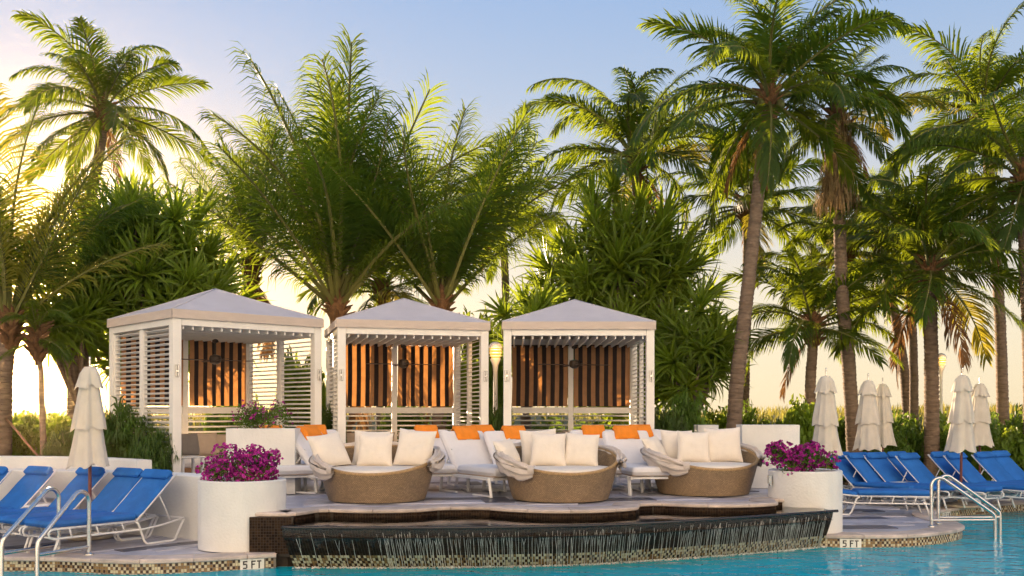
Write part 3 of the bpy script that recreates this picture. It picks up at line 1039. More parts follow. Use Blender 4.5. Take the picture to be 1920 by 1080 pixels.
PIL = [pillow_mesh('pillow', .56, .22, M['pillow'], k * 3.7) for k in range(4)]
def pillow(label, loc, yaw, lean, roll=0, k=0, sc=1, group='cream pillows on the round daybeds', mat=None, name='pillow', cat='pillow'):
    me = PIL[k % 4]
    if mat is not None:
        me = me.copy(); me.materials.clear(); me.materials.append(mat)
    o = put(name, me, None, loc, None, sc)
    o.rotation_mode = 'QUATERNION'
    o.rotation_quaternion = (Matrix.Rotation(yaw, 4, 'Z') @ Matrix.Rotation(-lean, 4, 'X') @ Matrix.Rotation(roll, 4, 'Y')).to_quaternion()
    return tag(o, label, cat, group)

# ------------------------------------------------------------------ round wicker daybeds
RB, RT = .70, .915
def rim_h(a):
    """rim height round the basket, a = 0 east, -90 degrees the open front"""
    f = (1 + math.cos(a + PI / 2)) / 2
    return .76 - .345 * f ** 1.35 if f > 0 else .76
def basket_pt(a, v, off=0.0):
    h = rim_h(a)
    z = v * h
    r = RB + (RT - RB) * (z / .80) ** .85 + off
    return Vector((r * math.cos(a), r * math.sin(a), z))
def make_daybed(label):
    t = thing('daybed', label, 'daybed', group='round wicker daybeds')
    # basket with its own uv so that the weave follows the shell
    nu, nv = 72, 9
    bm = bmesh.new(); uvl = bm.loops.layers.uv.new('UVMap')
    def shell(off, flip):
        vs_ = [[bm.verts.new(basket_pt(2 * PI * i / nu, .02 + .98 * j / nv, off)) for j in range(nv + 1)] for i in range(nu)]
        for i in range(nu):
            for j in range(nv):
                q = [vs_[i][j], vs_[(i + 1) % nu][j], vs_[(i + 1) % nu][j + 1], vs_[i][j + 1]]
                uv = [(i / nu, j / nv), ((i + 1) / nu, j / nv), ((i + 1) / nu, (j + 1) / nv), (i / nu, (j + 1) / nv)]
                uv = [(a, b * rim_h(2 * PI * a)) for a, b in uv]
                if flip: q, uv = q[::-1], uv[::-1]
                f = bm.faces.new(q); f.smooth = True
                for lp, c in zip(f.loops, uv): lp[uvl].uv = c
        return vs_
    shell(0, False); shell(-.04, True)
    me = bpy.data.meshes.new('basket'); bm.to_mesh(me); bm.free(); me.materials.append(M['wicker'])
    put('basket', me, t)
    m = MB(); m.tube([basket_pt(2 * PI * i / 72, 1, -.02) for i in range(72)], .024, 8, closed=True)
    m.build('rim', M['wicker_rim'], t, smooth=True)
    m = MB(); m.lathe([(RB - .03, .0), (RB - .015, .012), (RB - .02, .03)], 40); m.build('base_ring', M['wood_dark'], t)
    # round seat pad
    m = MB()
    pr = [(.0, .36), (.70, .36), (.77, .375), (.792, .41), (.785, .45), (.75, .474), (.6, .485), (.3, .49), (0.001, .49)]
    m.lathe(pr, 48, cap=False); m.build('seat_pad', M['pillow'], t, smooth=True)
    # folded sun hood lying over the rim from the left front round the back to the right front
    hd = MB()
    a0, a1 = R(-26), R(232)
    nA, nC = 150, 40
    def hood(u, v):
        a = a0 + (a1 - a0) * u
        b = 2 * PI * v
        base = basket_pt(a, 1.0, -.01)
        endk = min(1, min(u, 1 - u) / .035)
        big = .060 + .028 * math.exp(-((u - .88) / .12) ** 2) + .03 * math.exp(-((u - .12) / .12) ** 2)
        fold = .030 * math.sin(b * 6 + a * 2.6 + 2.5 * noise.noise(Vector((a * 2, b, 1)))) + .024 * noise.noise(Vector((a * 6, math.cos(b) * 3, math.sin(b) * 3)))
        r = (big + fold) * (.55 + .45 * endk)
        rad = Vector((math.cos(a), math.sin(a), 0))
        drop = .55 if math.sin(b) < 0 else .0
        return base + rad * (math.cos(b) * r * .75 + .035 + .02 * (1 if math.sin(b) < 0 else 0)) + Vector((0, 0, math.sin(b) * r * (1.5 if math.sin(b) < 0 else .8) - .005))
    hd.grid(hood, nA, nC)
    hd.build('folded_hood', M['hood'], t, smooth=True)
    # the hood's two end straps that hang over the rim
    for a in (a0 + .01, a1 - .01):
        s_ = MB()
        def stp(u, v, a=a):
            p = basket_pt(a, 1, .02)
            rad = Vector((math.cos(a), math.sin(a), 0)); tn = Vector((-math.sin(a), math.cos(a), 0))
            th = -.5 + 2.6 * u
            return p + tn * (v - .5) * .10 + rad * (.085 * math.sin(th)) + Vector((0, 0, .075 * math.cos(th) - .0))
        s_.grid(stp, 10, 3); s_.build('hood_strap', M['hood'], t, smooth=True)
    return t
db1 = make_daybed('round wicker daybed nearest the planter of magenta flowers, holding four cream pillows')
db1.location = (-1.99, 14.70, TERR + .004); db1.rotation_euler.z = R(0)
db2 = copy_tree(db1, label='middle round wicker daybed, standing on the middle lobe of the terrace edge', loc=(.72, 14.80, TERR + .004), rz=R(9))
db3 = copy_tree(db1, label='round wicker daybed beside the tall white box and the right flower planter', loc=(3.05, 15.85, TERR + .004), rz=R(12))

def on_bed(b, x, y): 
    return Vector((b.location.x + x, b.location.y + y, TERR + .004 + .475))
# (bed, x, y, yaw, lean, roll, variant, scale, label)
for b, x, y, yaw, lean, roll, k, sc, lab in [
    (db1, -.62, .02, R(38), R(28), R(-8), 0, 1.08, 'cream pillow slumped against the left rim of the first wicker daybed'),
    (db1, -.16, .44, R(3), R(16), R(2), 1, 1.06, 'back cream pillow of the first daybed, half hidden behind another'),
    (db1, -.06, .14, R(-2), R(17), R(0), 2, 1.00, 'square cream pillow in the middle front of the first daybed'),
    (db1, .50, .12, R(-10), R(18), R(5), 3, 1.12, 'large cream pillow leaning right on the first daybed'),
    (db2, -.70, .12, R(52), R(26), R(-6), 1, .86, 'narrow cream pillow edgewise at the left of the middle daybed'),
    (db2, -.28, .42, R(6), R(16), R(-3), 3, 1.10, 'rear cream pillow of the middle daybed with one raised corner'),
    (db2, -.18, .08, R(2), R(18), R(2), 0, 1.02, 'cream pillow at the front centre of the middle daybed'),
    (db2, .30, .12, R(-5), R(18), R(4), 2, 1.00, 'cream pillow at the right of the middle daybed'),
    (db3, -.66, .14, R(50), R(26), R(-5), 2, .90, 'small cream pillow turned edgewise in the third daybed'),
    (db3, -.34, .42, R(8), R(16), R(2), 0, 1.04, 'rear cream pillow half hidden in the third daybed'),
    (db3, -.14, .08, R(4), R(18), R(3), 1, 1.02, 'middle cream pillow standing in the third daybed'),
    (db3, .36, .16, R(-6), R(15), R(-2), 3, 1.12, 'large upright cream pillow at the right of the third daybed')]:
    pillow(lab, on_bed(b, x, y), yaw, lean, roll, k, sc * .93)

# ------------------------------------------------------------------ white chaises with orange rolls
BACK = R(48)
LB = .86
def make_chaise(label):
    t = thing('chaise', label, 'chaise longue', group='white chaises on the terrace')
    m = MB()
    for y in (-.39, .39):
        m.box((.22, y, .275), (1.72, .035, .05), bev=.006)
    for x in (-.6, .1, 1.05): m.box((x, 0, .275), (.05, .74, .035), bev=.004)
    m.build('frame', M['white_metal'], t)
    for (x, y) in ((.98, -.405), (.98, .405), (-.52, -.405), (-.52, .405)):
        l = MB(); sg = 1 if x > 0 else -1
        l.tube([(x, y, .29), (x + sg * .07, y, .0)], .028, 4); l.box((x - sg * .20, y, .014), (.56, .04, .028), bev=.004)
        l.build('leg', M['white_metal'], t)
    put('seat_cushion', cushion_mesh('seat_cushion', 1.20, .82, .14, M['white_cloth'], 2, .06), t, (-.06, 0, .305))
    m = MB(); m.box((.54, 0, .318), (1.14, .78, .03), bev=.004); m.build('base_board', M['tan_cloth'], t)
    o = put('back_cushion', cushion_mesh('back_cushion', LB, .82, .12, M['white_cloth'], 5, .055), t, (-.02, 0, .36), (0, -(PI - BACK), 0))
    o.rotation_euler = (0, R(180) + BACK, 0)
    m = MB()
    for y in (-.36, .36): m.tube([(-.05, y, .33), (-.05 - .80 * math.cos(BACK), y, .33 + .80 * math.sin(BACK))], .018, 6)
    m.tube([(-.30, -.35, .70), (-.62, -.35, .28)], .014, 6); m.tube([(-.30, .35, .70), (-.62, .35, .28)], .014, 6)
    m.build('back_frame', M['white_metal'], t)
    return t
def roll_mesh():
    """towel folded over the top of a chaise back; local frame as the chaise"""
    d = Vector((-math.cos(BACK), 0, math.sin(BACK))); n = Vector((math.sin(BACK), 0, math.cos(BACK)))
    base = Vector((-.02, 0, .36))
    L_ = LB
    path = []
    for s in (.63, .69, .75, .81): path.append(base + d * s + n * .012)
    for k in range(1, 6):
        a = PI * k / 6
        path.append(base + d * (L_ - .02 + .055 * math.sin(a)) + n * (-.06 + .072 * math.cos(a)))
    for s in (.80, .74): path.append(base + d * s - n * .132)
    mb = MB()
    P = path
    th = .062
    wd = .42
    nW = 10
    def sect(side):
        rows = []
        for i, p in enumerate(P):
            tn = (P[min(i + 1, len(P) - 1)] - P[max(i - 1, 0)]).normalized()
            nn = Vector((-tn.z, 0, tn.x)) 
            rows.append((p, nn))
        return rows
    rows = sect(0)
    nP = len(P)
    sgn = 1 if rows[0][1].dot(n) > 0 else -1
    def top(u, v):
        i = min(nP - 1, int(round(u * (nP - 1))))
        p, nn = rows[i]
        y = (v - .5) * wd * (1 + .03 * math.sin(i * 1.7))
        e = min(v, 1 - v) * wd
        k = math.sqrt(max(0, 1 - (1 - min(1, e / .03)) ** 2))
        ek = 1 if 0 < i < nP - 1 else .15
        return p + Vector((0, y, 0)) + nn * sgn * (th * k * ek + .006 * noise.noise(Vector((i * .8, v * 4, 2))))
    def bot(u, v):
        i = min(nP - 1, int(round(u * (nP - 1))))
        p, nn = rows[i]
        return p + Vector((0, (v - .5) * wd * (1 + .03 * math.sin(i * 1.7)), 0)) - nn * sgn * .004
    mb.grid(top, nP - 1, 14); mb.grid(bot, nP - 1, 14)
    return mb.mesh('towel', M['orange'], smooth=True)
ROLL = roll_mesh()
ch0 = None
def back_top(px, py, d): return at(px, py, d)
# (px of the back's top centre, distance, heading of the feet in degrees, chaise label, towel label, sideways shift of the towel)
CH = [
    (497, 17.1, -62, 'white chaise half hidden behind the tall left planter box', 'folded orange towel just behind the tall left planter box', .10),
    (590, 17.9, -70, 'white chaise with its rounded back in front of the louvred side of the first cabana', 'orange towel on the chaise back in front of the gap between two cabanas', .0),
    (572, 16.3, -28, 'white chaise turned sideways, its back rising right beside the left rim of the first daybed', 'orange towel hanging down the edge of the sideways chaise', .06),
    (866, 16.6, -58, 'white chaise with a wide pale seat between the first and middle daybeds', 'orange towel in front, on the chaise between two daybeds', .05),
    (799, 17.6, -75, 'white chaise whose rounded back shows behind the first daybed', 'orange towel showing above the right pillow of the first daybed', .0),
    (893, 17.7, -58, 'white chaise behind another, against the right post of the middle cabana', 'orange towel at the right post of the middle cabana', .12),
    (948, 16.7, -64, 'white chaise mostly hidden behind the left rim of the middle daybed', 'sliver of orange towel behind the left pillow of the middle daybed', .15),
    (1110, 17.5, -80, 'white chaise in front of the dark striped curtain centre of the third cabana', 'orange towel on the chaise behind the right rim of the middle daybed', .02),
    (1172, 17.0, -80, 'white chaise with its full seat showing between the middle and third daybeds', 'lower orange towel of the two beside the third cabana post', .0),
    (1200, 18.2, -78, 'white chaise at the right post of the third cabana, behind another chaise', 'upper orange towel of the two beside the third cabana post', .0),
]
for px, d, hd_, lab, tl, ty in CH:
    rz = R(hd_)
    u = Vector((math.cos(rz), math.sin(rz), 0))
    top = Vector(((px - 960) / F * d, d, TERR + .004))
    loc = top + u * (.02 + LB * math.cos(BACK))
    if ch0 is None:
        ch0 = make_chaise(lab); ch0.location = loc; ch0.rotation_euler.z = rz
    else: copy_tree(ch0, label=lab, loc=loc, rz=rz)
    v = Vector((-math.sin(rz), math.cos(rz), 0))
    tag(put('towel', ROLL, None, loc + v * ty, (0, 0, rz)), tl, 'towel', 'orange towels on the white chaises')

# ------------------------------------------------------------------ blue sun loungers
BB = R(44)
def make_lounger(label, flat_back=False):
    t = thing('sun_lounger', label, 'sun lounger', group='blue sun loungers')
    bb = R(6) if flat_back else BB
    hw = .29
    m = MB()
    for y in (-hw, hw):
        m.tube([(-.02, y, .335), (1.16, y, .335), (1.21, y, .325), (1.235, y, .29), (1.22, y, .235), (1.17, y, .215), (-.10, y, .215), (-.42, y, .25), (-.76, y, .315)], .015, 6)
        for x in (.18, .55, .92): m.tube([(x, y, .22), (x + .04, y, .33)], .012, 6)
    for x in (-.74, .0, .5, 1.15): m.tube([(x, -hw, .315 if x < 0 else .22), (x, hw, .315 if x < 0 else .22)], .013, 6)
    m.build('frame', M['white_metal'], t, smooth=True)
    for y in (-hw, hw):
        l = MB(); l.tube([(1.10, y, .23), (1.18, y, .0)], .017, 6); l.build('leg', M['white_metal'], t, smooth=True)
        l = MB(); l.tube([(.02, y, .325), (-.03, y, .30), (-.12, y, .06), (-.16, y, .018), (-.22, y, .014), (-.56, y, .014), (-.61, y, .03), (-.76, y, .315)], .017, 6); l.build('sled_leg', M['white_metal'], t, smooth=True)
    m = MB()
    dx, dz = -math.cos(bb), math.sin(bb)
    for y in (-hw, hw): m.tube([(0, y, .335), (.86 * dx, y, .335 + .86 * dz)], .016, 6)
    m.tube([(.84 * dx, -hw, .335 + .84 * dz), (.84 * dx, hw, .335 + .84 * dz)], .014, 6)
    if not flat_back:
        for y in (-hw + .03, hw - .03):
            m.tube([(.50 * dx, y, .335 + .50 * dz), (.50 * dx - .10, y, .50), (-.55, y, .30)], .012, 6)
    m.build('back_frame', M['white_metal'], t, smooth=True)
    put('seat_cushion', SEATC, t, (-.02, 0, .35))
    put('back_cushion', BACKC, t, (0, 0, .40), (0, R(180) + bb, 0))
    # head bolster at the top of the back, folded over the front
    o = put('head_pad', HEADC, t, (.66 * dx + .058 * math.sin(bb), 0, .40 + .66 * dz + .058 * math.cos(bb)), (0, R(180) + bb, 0))
    return t
SEATC = cushion_mesh('seat_cushion', 1.26, .60, .085, M['blue_cloth'], 3, .035, .008)
BACKC = cushion_mesh('back_cushion', .80, .60, .075, M['blue_cloth'], 7, .03, .006)
HEADC = cushion_mesh('head_pad', .155, .60, .07, M['blue_cloth'], 9, .03, .004, 6, 10)
uL = R(-124.8)
lg = make_lounger('blue sun lounger nearest the white planter of the left row, its white sled frame showing')
lg.location = (-5.27, 13.50, 0); lg.rotation_euler.z = uL
for (x, y, dz_, lab) in [(-5.81, 13.87, 0, 'second blue sun lounger from the left planter, touching the nearest one'),
                    (-6.50, 14.22, 0, 'blue sun lounger left of the umbrella pole, behind the handrails'),
                    (-7.30, 14.32, 2, 'blue sun lounger behind the small white table, left of the left handrail'),
                    (-7.98, 14.36, 3, 'blue sun lounger cut off by the left edge of the picture')]:
    copy_tree(lg, label=lab, loc=(x, y, 0), rz=uL + R(dz_))
uR = R(-56)
def right_loc(px, d):
    # centre of the back's top edge at this column and distance
    u = Vector((math.cos(uR), math.sin(uR), 0))
    return Vector(((px - 960) / F * d, d, 0)) + u * (.84 * math.cos(BB))
for px, d, lab in [(1570, 20.0, 'blue sun lounger just right of the magenta planter, partly hidden by its flowers'),
                   (1603, 19.8, 'blue sun lounger with bare white back rail, second from the right planter'),
                   (1637, 19.9, 'blue sun lounger behind the red umbrella pole and small white table'),
                   (1676, 20.3, 'blue sun lounger mostly hidden behind its neighbour beside the palm trunk'),
                   (1697, 19.6, 'blue sun lounger with full wide back between the small table and the handrails'),
                   (1757, 20.3, 'blue sun lounger with its white rail left of the front umbrella'),
                   (1786, 19.8, 'blue sun lounger behind the arch of the right handrails'),
                   (1838, 20.2, 'blue sun lounger right of the front umbrella pole, its long seat pointing right'),
                   (1868, 20.7, 'blue sun lounger farthest right, behind the last one in the row')]:
    copy_tree(lg, label=lab, loc=right_loc(px, d), rz=uR)
fl = make_lounger('blue sun lounger lying flat behind the right flower planter', True)
fl.location = (6.05, 17.55, 0); fl.rotation_euler.z = R(-8)

# side tables
def side_table(label, loc, rz, h=.45, w=.48):
    t = thing('side_table', label, 'side table', loc, rz, 'small white side tables')
    m = MB(); m.box((0, 0, h - .018), (w, w, .036), bev=.012); m.build('table_top', M['white_metal'], t)
    for x, y in ((-1, -1), (1, -1), (-1, 1), (1, 1)):
        l = MB(); l.box((x * (w / 2 - .04), y * (w / 2 - .04), (h - .036) / 2), (.05, .05, h - .038), bev=.006); l.build('leg', M['white_metal'], t)
    return t
side_table('small white table between two blue loungers behind the left handrails', (-6.95, 14.50, 0), R(-30), .46)
side_table('small white table beside the red umbrella pole in the right row', (7.62, 19.35, 0), R(-30), .44)
side_table('small white table half hidden behind the right handrails', (8.68, 20.1, 0), R(-30), .44)
side_table('white side table in the first cabana before the grey pillow', in_cab(cab1, .62, .75), R(43), .50, .45)
side_table('low white stool between a chaise and the third daybed', (2.42, 17.0, TERR), 0, .36, .30)

# sofas in the cabanas
def make_sofa(label):
    t = thing('sofa', label, 'sofa', group='cushioned benches in the cabanas')
    m = MB(); m.box((0, 0, .12), (2.45, .78, .20), bev=.01); m.build('bench_base', M['wood_warm'], t)
    for x in (-.61, .61):
        me = cushion_mesh('seat_cushion', 1.20, .76, .18, M['white_cloth'], 8 + x, .05)
        put('seat_cushion', me, t, (x - .60, 0, .222))
        put('back_cushion', pillow_mesh('back_cushion', 1.18, .20, M['tan_cloth'], 3 + x, .46), t, (x, .27, .40))
    return t
sf = make_sofa('cushioned bench with white seat in the cornerwise cabana')
def sofa_at(o, c): o.location = in_cab(c, W / 2, D - .68, .0); o.rotation_euler.z = c.rotation_euler.z
sofa_at(sf, cab1)
s2 = copy_tree(sf, label='cushioned bench against the back of the middle cabana'); sofa_at(s2, cab2)
s3 = copy_tree(sf, label='cushioned bench against the back of the third cabana'); sofa_at(s3, cab3)
for c, x, k, mt, lab in [(cab1, 1.28, 0, 'grey_cloth', 'dark grey pillow on the bench of the cornerwise cabana'),
                     (cab1, 1.67, 2, 'tan_cloth', 'tan pillow beside the grey pillow in the cornerwise cabana'),
                     (cab2, .95, 1, 'grey_cloth', 'brown grey pillow behind the first daybed pillows, in the middle cabana'),
                     (cab2, 1.95, 3, 'tan_cloth', 'tan pillow at the right of the middle cabana bench'),
                     (cab3, 1.15, 0, 'grey_cloth', 'grey brown pillow in the third cabana above the middle daybed'),
                     (cab3, 1.50, 2, 'tan_cloth', 'square tan pillow at the centre of the third cabana bench'),
                     (cab3, .45, 1, 'tan_cloth', 'tan pillow at the left end of the third cabana bench')]:
    pillow(lab, in_cab(c, x, D - .72, .42), c.rotation_euler.z, R(14), 0, k, .86, 'pillows on the cabana benches', M[mt])
# ------------------------------------------------------------------ closed umbrellas
def umbrella_part_mesh(kind, seed):
    """kind: cap, mid or low tier of a furled two-tone market umbrella; z measured from the pole foot, total 2.6 m"""
    rng = random.Random(seed)
    n = 64
    tiers = {'cap': [(.055, 2.44), (.085, 2.425), (.125, 2.36), (.155, 2.25), (.180, 2.15)],
             'mid': [(.11, 2.24), (.135, 2.15), (.165, 1.95), (.20, 1.72), (.215, 1.56)],
             'low': [(.16, 1.66), (.180, 1.56), (.205, 1.36), (.24, 1.15), (.265, 1.03)]}
    pr = tiers[kind]
    mb = MB()
    ph = rng.uniform(0, 6)
    prof = []
    for i in range(len(pr) - 1):
        for k in range(4):
            t = k / 4
            prof.append((pr[i][0] * (1 - t) + pr[i + 1][0] * t, pr[i][1] * (1 - t) + pr[i + 1][1] * t))
    prof.append(pr[-1])
    m = len(prof)
    def fn(u, v):
        i = min(m - 1, int(round(v * (m - 1))))
        r, z = prof[i]
        a = 2 * PI * u
        fl = v ** .8
        star = math.cos(8 * a + ph + 1.3 * noise.noise(Vector((math.cos(a), math.sin(a), seed + z * .25)))) * (.75 + .6 * noise.noise(Vector((math.cos(a) * 1.5, math.sin(a) * 1.5, seed * 2 + z))))
        star = math.copysign(abs(star) ** .8, star)
        star = .55 * star + .55 * math.cos(5 * a + ph * 2 + z * .6) + .5 * noise.noise(Vector((math.cos(a) * 2.4, math.sin(a) * 2.4, seed * 3)))
        rr = r * (1 + (.06 + .16 * fl) * star + .10 * fl * noise.noise(Vector((math.cos(a) * 3, math.sin(a) * 3, z * 1.5 + seed))))
        zz = z + (-.034 - .05 * noise.noise(Vector((math.cos(a) * 2, math.sin(a) * 2, seed + 3)))) * star * fl
        return (rr * math.cos(a), rr * math.sin(a), zz)
    mb.grid(fn, n, m - 1, wrap=True)
    if kind == 'cap': mb.quad([(.055 * math.cos(2 * PI * j / 16), .055 * math.sin(2 * PI * j / 16), 2.42) for j in range(16)])
    return mb.mesh('canopy_tier', M['umbrella'], smooth=True)
UM = [[umbrella_part_mesh(k, s) for k in ('cap', 'mid', 'low')] for s in (3, 8, 14)]
_pole = MB(); _pole.tube([(0, 0, .03), (0, 0, 2.44)], .024, 10); POLE = _pole.mesh('pole', M['pole_red'], smooth=True, angle=40)
_fin = MB(); _fin.lathe([(.012, 2.42), (.016, 2.45), (.010, 2.48), (.016, 2.52), (.012, 2.55), (.018, 2.57), (.006, 2.59)], 10); FIN = _fin.mesh('finial', M['steel'], smooth=True)
_bs = MB(); _bs.lathe([(.30, .0), (.315, .015), (.30, .045), (.12, .085), (.05, .10), (.035, .16)], 32); BASE = _bs.mesh('base', M['concrete'], smooth=True, angle=35)
def umbrella(label, loc, k, rz=0, zs=1.0, lean=0):
    t = thing('umbrella', label, 'umbrella', loc, rz, 'closed cream umbrellas')
    t.rotation_euler.y = lean
    for me in UM[k]: put('canopy_tier', me, t)
    put('pole', POLE, t); put('finial', FIN, t); put('base', BASE, t)
    t.scale = (zs, zs, zs)
    return t
umbrella('closed cream umbrella standing among the left blue loungers', (-6.02, 14.20, 0), 0, .4)
umbrella('closed cream umbrella right behind the magenta planter on the right', at(1549, 772, 17.9).xy.to_3d(), 1, .0)
umbrella('closed cream umbrella with a red pole beside the small white table', at(1628, 772, 20.4).xy.to_3d(), 2, .7)
umbrella('smaller far closed umbrella half hidden behind the table umbrella', at(1655, 772, 23.0).xy.to_3d(), 0, 1.5)
umbrella('closed cream umbrella with a slightly bent finial behind the handrail arch', at(1801, 772, 18.9).xy.to_3d(), 1, 2.1, 1.02, R(-1))
umbrella('closed cream umbrella farthest right, behind the handrail umbrella', at(1837, 772, 22.6).xy.to_3d(), 2, 3.0)

# ------------------------------------------------------------------ planters and white boxes
def round_planter(label, loc, r, h):
    t = thing('planter', label, 'planter', loc, 0, 'round white planters')
    m = MB(); m.lathe([(r, 0), (r, h - .012), (r - .012, h), (r - .085, h), (r - .095, h - .012), (r - .095, h - .09)], 64, cap=False); m.build('pot', M['plaster'], t, smooth=True, angle=30)
    m = MB(); m.lathe([(.0, h - .085), (r - .10, h - .085)], 32, cap=False); m.build('soil', M['soil'], t)
    return t
pl1 = round_planter('round white planter at the left end of the spill basin, full of magenta flowers', (-3.60, 13.30, 0), .57, .90)
pl2 = round_planter('round white planter at the right end of the spill basin, full of plum flowers', (4.46, 15.16, 0), .545, .915)
pb = MB(); pb.box((0, 0, 0), (.03, .05, .17), bev=.004); pb.box((-.03, -.01, .02), (.022, .05, .13), bev=.003)
tag(pb.build('outlet_box', M['steel'], loc=(3.90, 15.02, TERR + .26)), 'small metal outlet box beside the right round planter', 'outlet box')
def tall_box(name, label, cx, d, w, z0, z1, rz=0):
    t = thing(name, label, 'planter box', (cx, d, z0), rz)
    m = MB(); h = z1 - z0
    pts = [Vector((-w / 2, .45, 0)), Vector((-w / 2, .02, 0))] + [Vector((-w / 2 + w * i / 12, -.10 * math.sin(PI * i / 12), 0)) for i in range(13)] + [Vector((w / 2, .45, 0))]
    skirt(m, [Vector((p.x, p.y, 0)) for p in pts], 0, h)
    m.quad([(p.x, p.y, h) for p in pts])
    m.quad([(-w / 2, .45, 0), (w / 2, .45, 0), (w / 2, .45, h), (-w / 2, .45, h)])
    m.build('box', M['plaster'], t)
    return t
tb1 = tall_box('planter_box', 'tall white box planter topped by a green shrub before the first cabana', -3.98, 15.75, 1.09, TERR, 1.535)
tb2 = tall_box('planter_box', 'tall plain white box behind the right round planter', 4.42, 17.0, .985, TERR, 1.575)
tb3 = tall_box('planter_box', 'small far white box against the hedge, between the third cabana and the leaning palm', 3.98, 20.2, .42, TERR, 1.53)

# ------------------------------------------------------------------ stainless handrails
def rail(label, pts, r=.027, bar=None, flange=None, z=0):
    t = thing('handrail', label, 'handrail', pts[0], 0, 'stainless pool handrails')
    b = Vector(pts[0])
    m = MB(); m.tube([Vector(p) - b for p in pts], r, 12); m.build('tube', M['steel'], t, smooth=True, angle=60)
    m = MB(); m.tube([Vector(p) - b for p in bar], r * .85, 10); m.build('lower_bar', M['steel'], t, smooth=True, angle=60)
    m = MB(); m.lathe([(.058, .0), (.056, .010), (.035, .018), (.026, .03)], 20); m.build('flange', M['steel'], t, smooth=True, angle=40)
    return t
def rail_pts(base, dirv, run, top, knee_z, end_z, rnd=.13):
    b = Vector(base); d = Vector((dirv[0], dirv[1], 0)).normalized()
    pts = [b.copy(), b + Vector((0, 0, top - rnd * 1.3))]
    # bend at the top
    slope = math.atan2(top - .02 - knee_z, run - .12)
    c = b + Vector((0, 0, top - rnd * 1.3))
    n = 9
    tot = PI / 2 + slope
    for i in range(1, n + 1):
        a = tot * i / n
        pts.append(c + d * (rnd * (1 - math.cos(a))) + Vector((0, 0, rnd * math.sin(a))))
    knee = b + d * run + Vector((0, 0, knee_z))
    k0 = knee - (knee - pts[-1]).normalized() * .06
    pts.append(k0)
    pts.append(knee.lerp(k0, .25) - Vector((0, 0, .012)))
    pts.append(knee - Vector((0, 0, .07)))
    pts.append(b + d * run + Vector((0, 0, end_z)))
    return pts
def make_rail(label, base, dirv, run, top, knee):
    b = Vector(base); d = Vector((dirv[0], dirv[1], 0)).normalized()
    return rail(label, rail_pts(base, dirv, run, top, knee, -.9), bar=[b + Vector((0, 0, .10)), b + d * run + Vector((0, 0, .10))])
make_rail('stainless handrail nearest the left umbrella, its post on the pool edge', (-5.31, 12.50, .005), (-.30, -.70), .78, .84, .25)
make_rail('stainless handrail at the far left edge of the pool', (-5.78, 12.70, .005), (-.28, -.70), .86, .86, .25)
make_rail('front stainless handrail of the right pair', (6.55, 15.55, .005), (1, .05), 1.02, .80, .18)
make_rail('rear stainless handrail of the right pair', (6.83, 15.95, .005), (1, .06), 1.02, .81, .18)
# submerged entry step by the right handrails
sp_ = MB(); sp_.lathe([(.9, 0), (.9, .10)], 40)
tag(sp_.build('pool_step', pmat('step_blue', (.03, .10, .42), .7, .1, 4), loc=(7.0, 16.2, -.42)), kind='structure')

# ------------------------------------------------------------------ lit garden lamps
def lamp(label, x, d, ztop, s):
    t = thing('garden_lamp', label, 'garden lamp', (x, d, 0), 0, 'lit garden lamps')
    zt = ztop
    m = MB(); m.lathe([(.05, .2), (.045, zt - .62), (.05, zt - .60), (.06, zt - .50), (.11, zt - .37), (.115, zt - .345)], 16); m.build('post', M['white_paint'], t, smooth=True, angle=50)
    m = MB(); m.lathe([(.085, zt - .335), (.115, zt - .28), (.125, zt - .20), (.11, zt - .12)], 20); m.build('lantern', M['lamp_glow'], t, smooth=True, angle=60)
    m = MB(); m.lathe([(.155, zt - .135), (.15, zt - .12), (.12, zt - .05), (.06, zt - .008), (.01, zt)], 20); m.build('cap', M['white_paint'], t, smooth=True, angle=50)
    for z in (.30, .235, .17):
        m = MB(); m.lathe([(.128, zt - z - .008), (.140, zt - z - .008), (.140, zt - z + .006), (.128, zt - z + .006)], 20, cap=False); m.build('ring', M['white_paint'], t)
    l = bpy.data.lights.new('lamp_bulb', 'POINT'); l.energy = 3; l.color = (1, .55, .2); l.shadow_soft_size = .12
    lo = bpy.data.objects.new('lamp_bulb', l); COL.objects.link(lo); lo.parent = t; lo.location = (0, -.22, zt - .22)
    return t
lamp('lit white lamp glowing between the middle and third cabanas', at(929, 772, 21.0).x, 21.0, 1.8 + 131 / F * 21.0, 1)
lamp('lit lamp on a slim pole beside the thick palm trunk on the right', at(1764, 772, 27).x, 27.0, 1.8 + 110 / F * 27, 1)

# small far white tent and a leaning stake at the far left
t = thing('tent', 'tiny white peaked tent far off beyond the left hedge', 'tent', at(60, 822, 34).xy.to_3d())
m = MB(); tz = 1.30
for k in range(4):
    a, b = PI / 4 + k * PI / 2, PI / 4 + (k + 1) * PI / 2
    m.quad([(1.3 * math.cos(a), 1.3 * math.sin(a), tz - .45), (1.3 * math.cos(b), 1.3 * math.sin(b), tz - .45), (0, 0, tz)])
m.build('roof', M['canopy'], t)
for k in range(4):
    a = PI / 4 + k * PI / 2
    m = MB(); m.tube([(1.25 * math.cos(a), 1.25 * math.sin(a), -.4), (1.25 * math.cos(a), 1.25 * math.sin(a), tz - .46)], .03, 6); m.build('leg', M['white_metal'], t)
m = MB(); m.tube([at(12, 785, 19.5), at(82, 868, 18.2)], .022, 6)
tag(m.build('support_stake', M['wood_warm'], smooth=True), 'slanting wooden stake propping the palm at the left edge', 'stake')
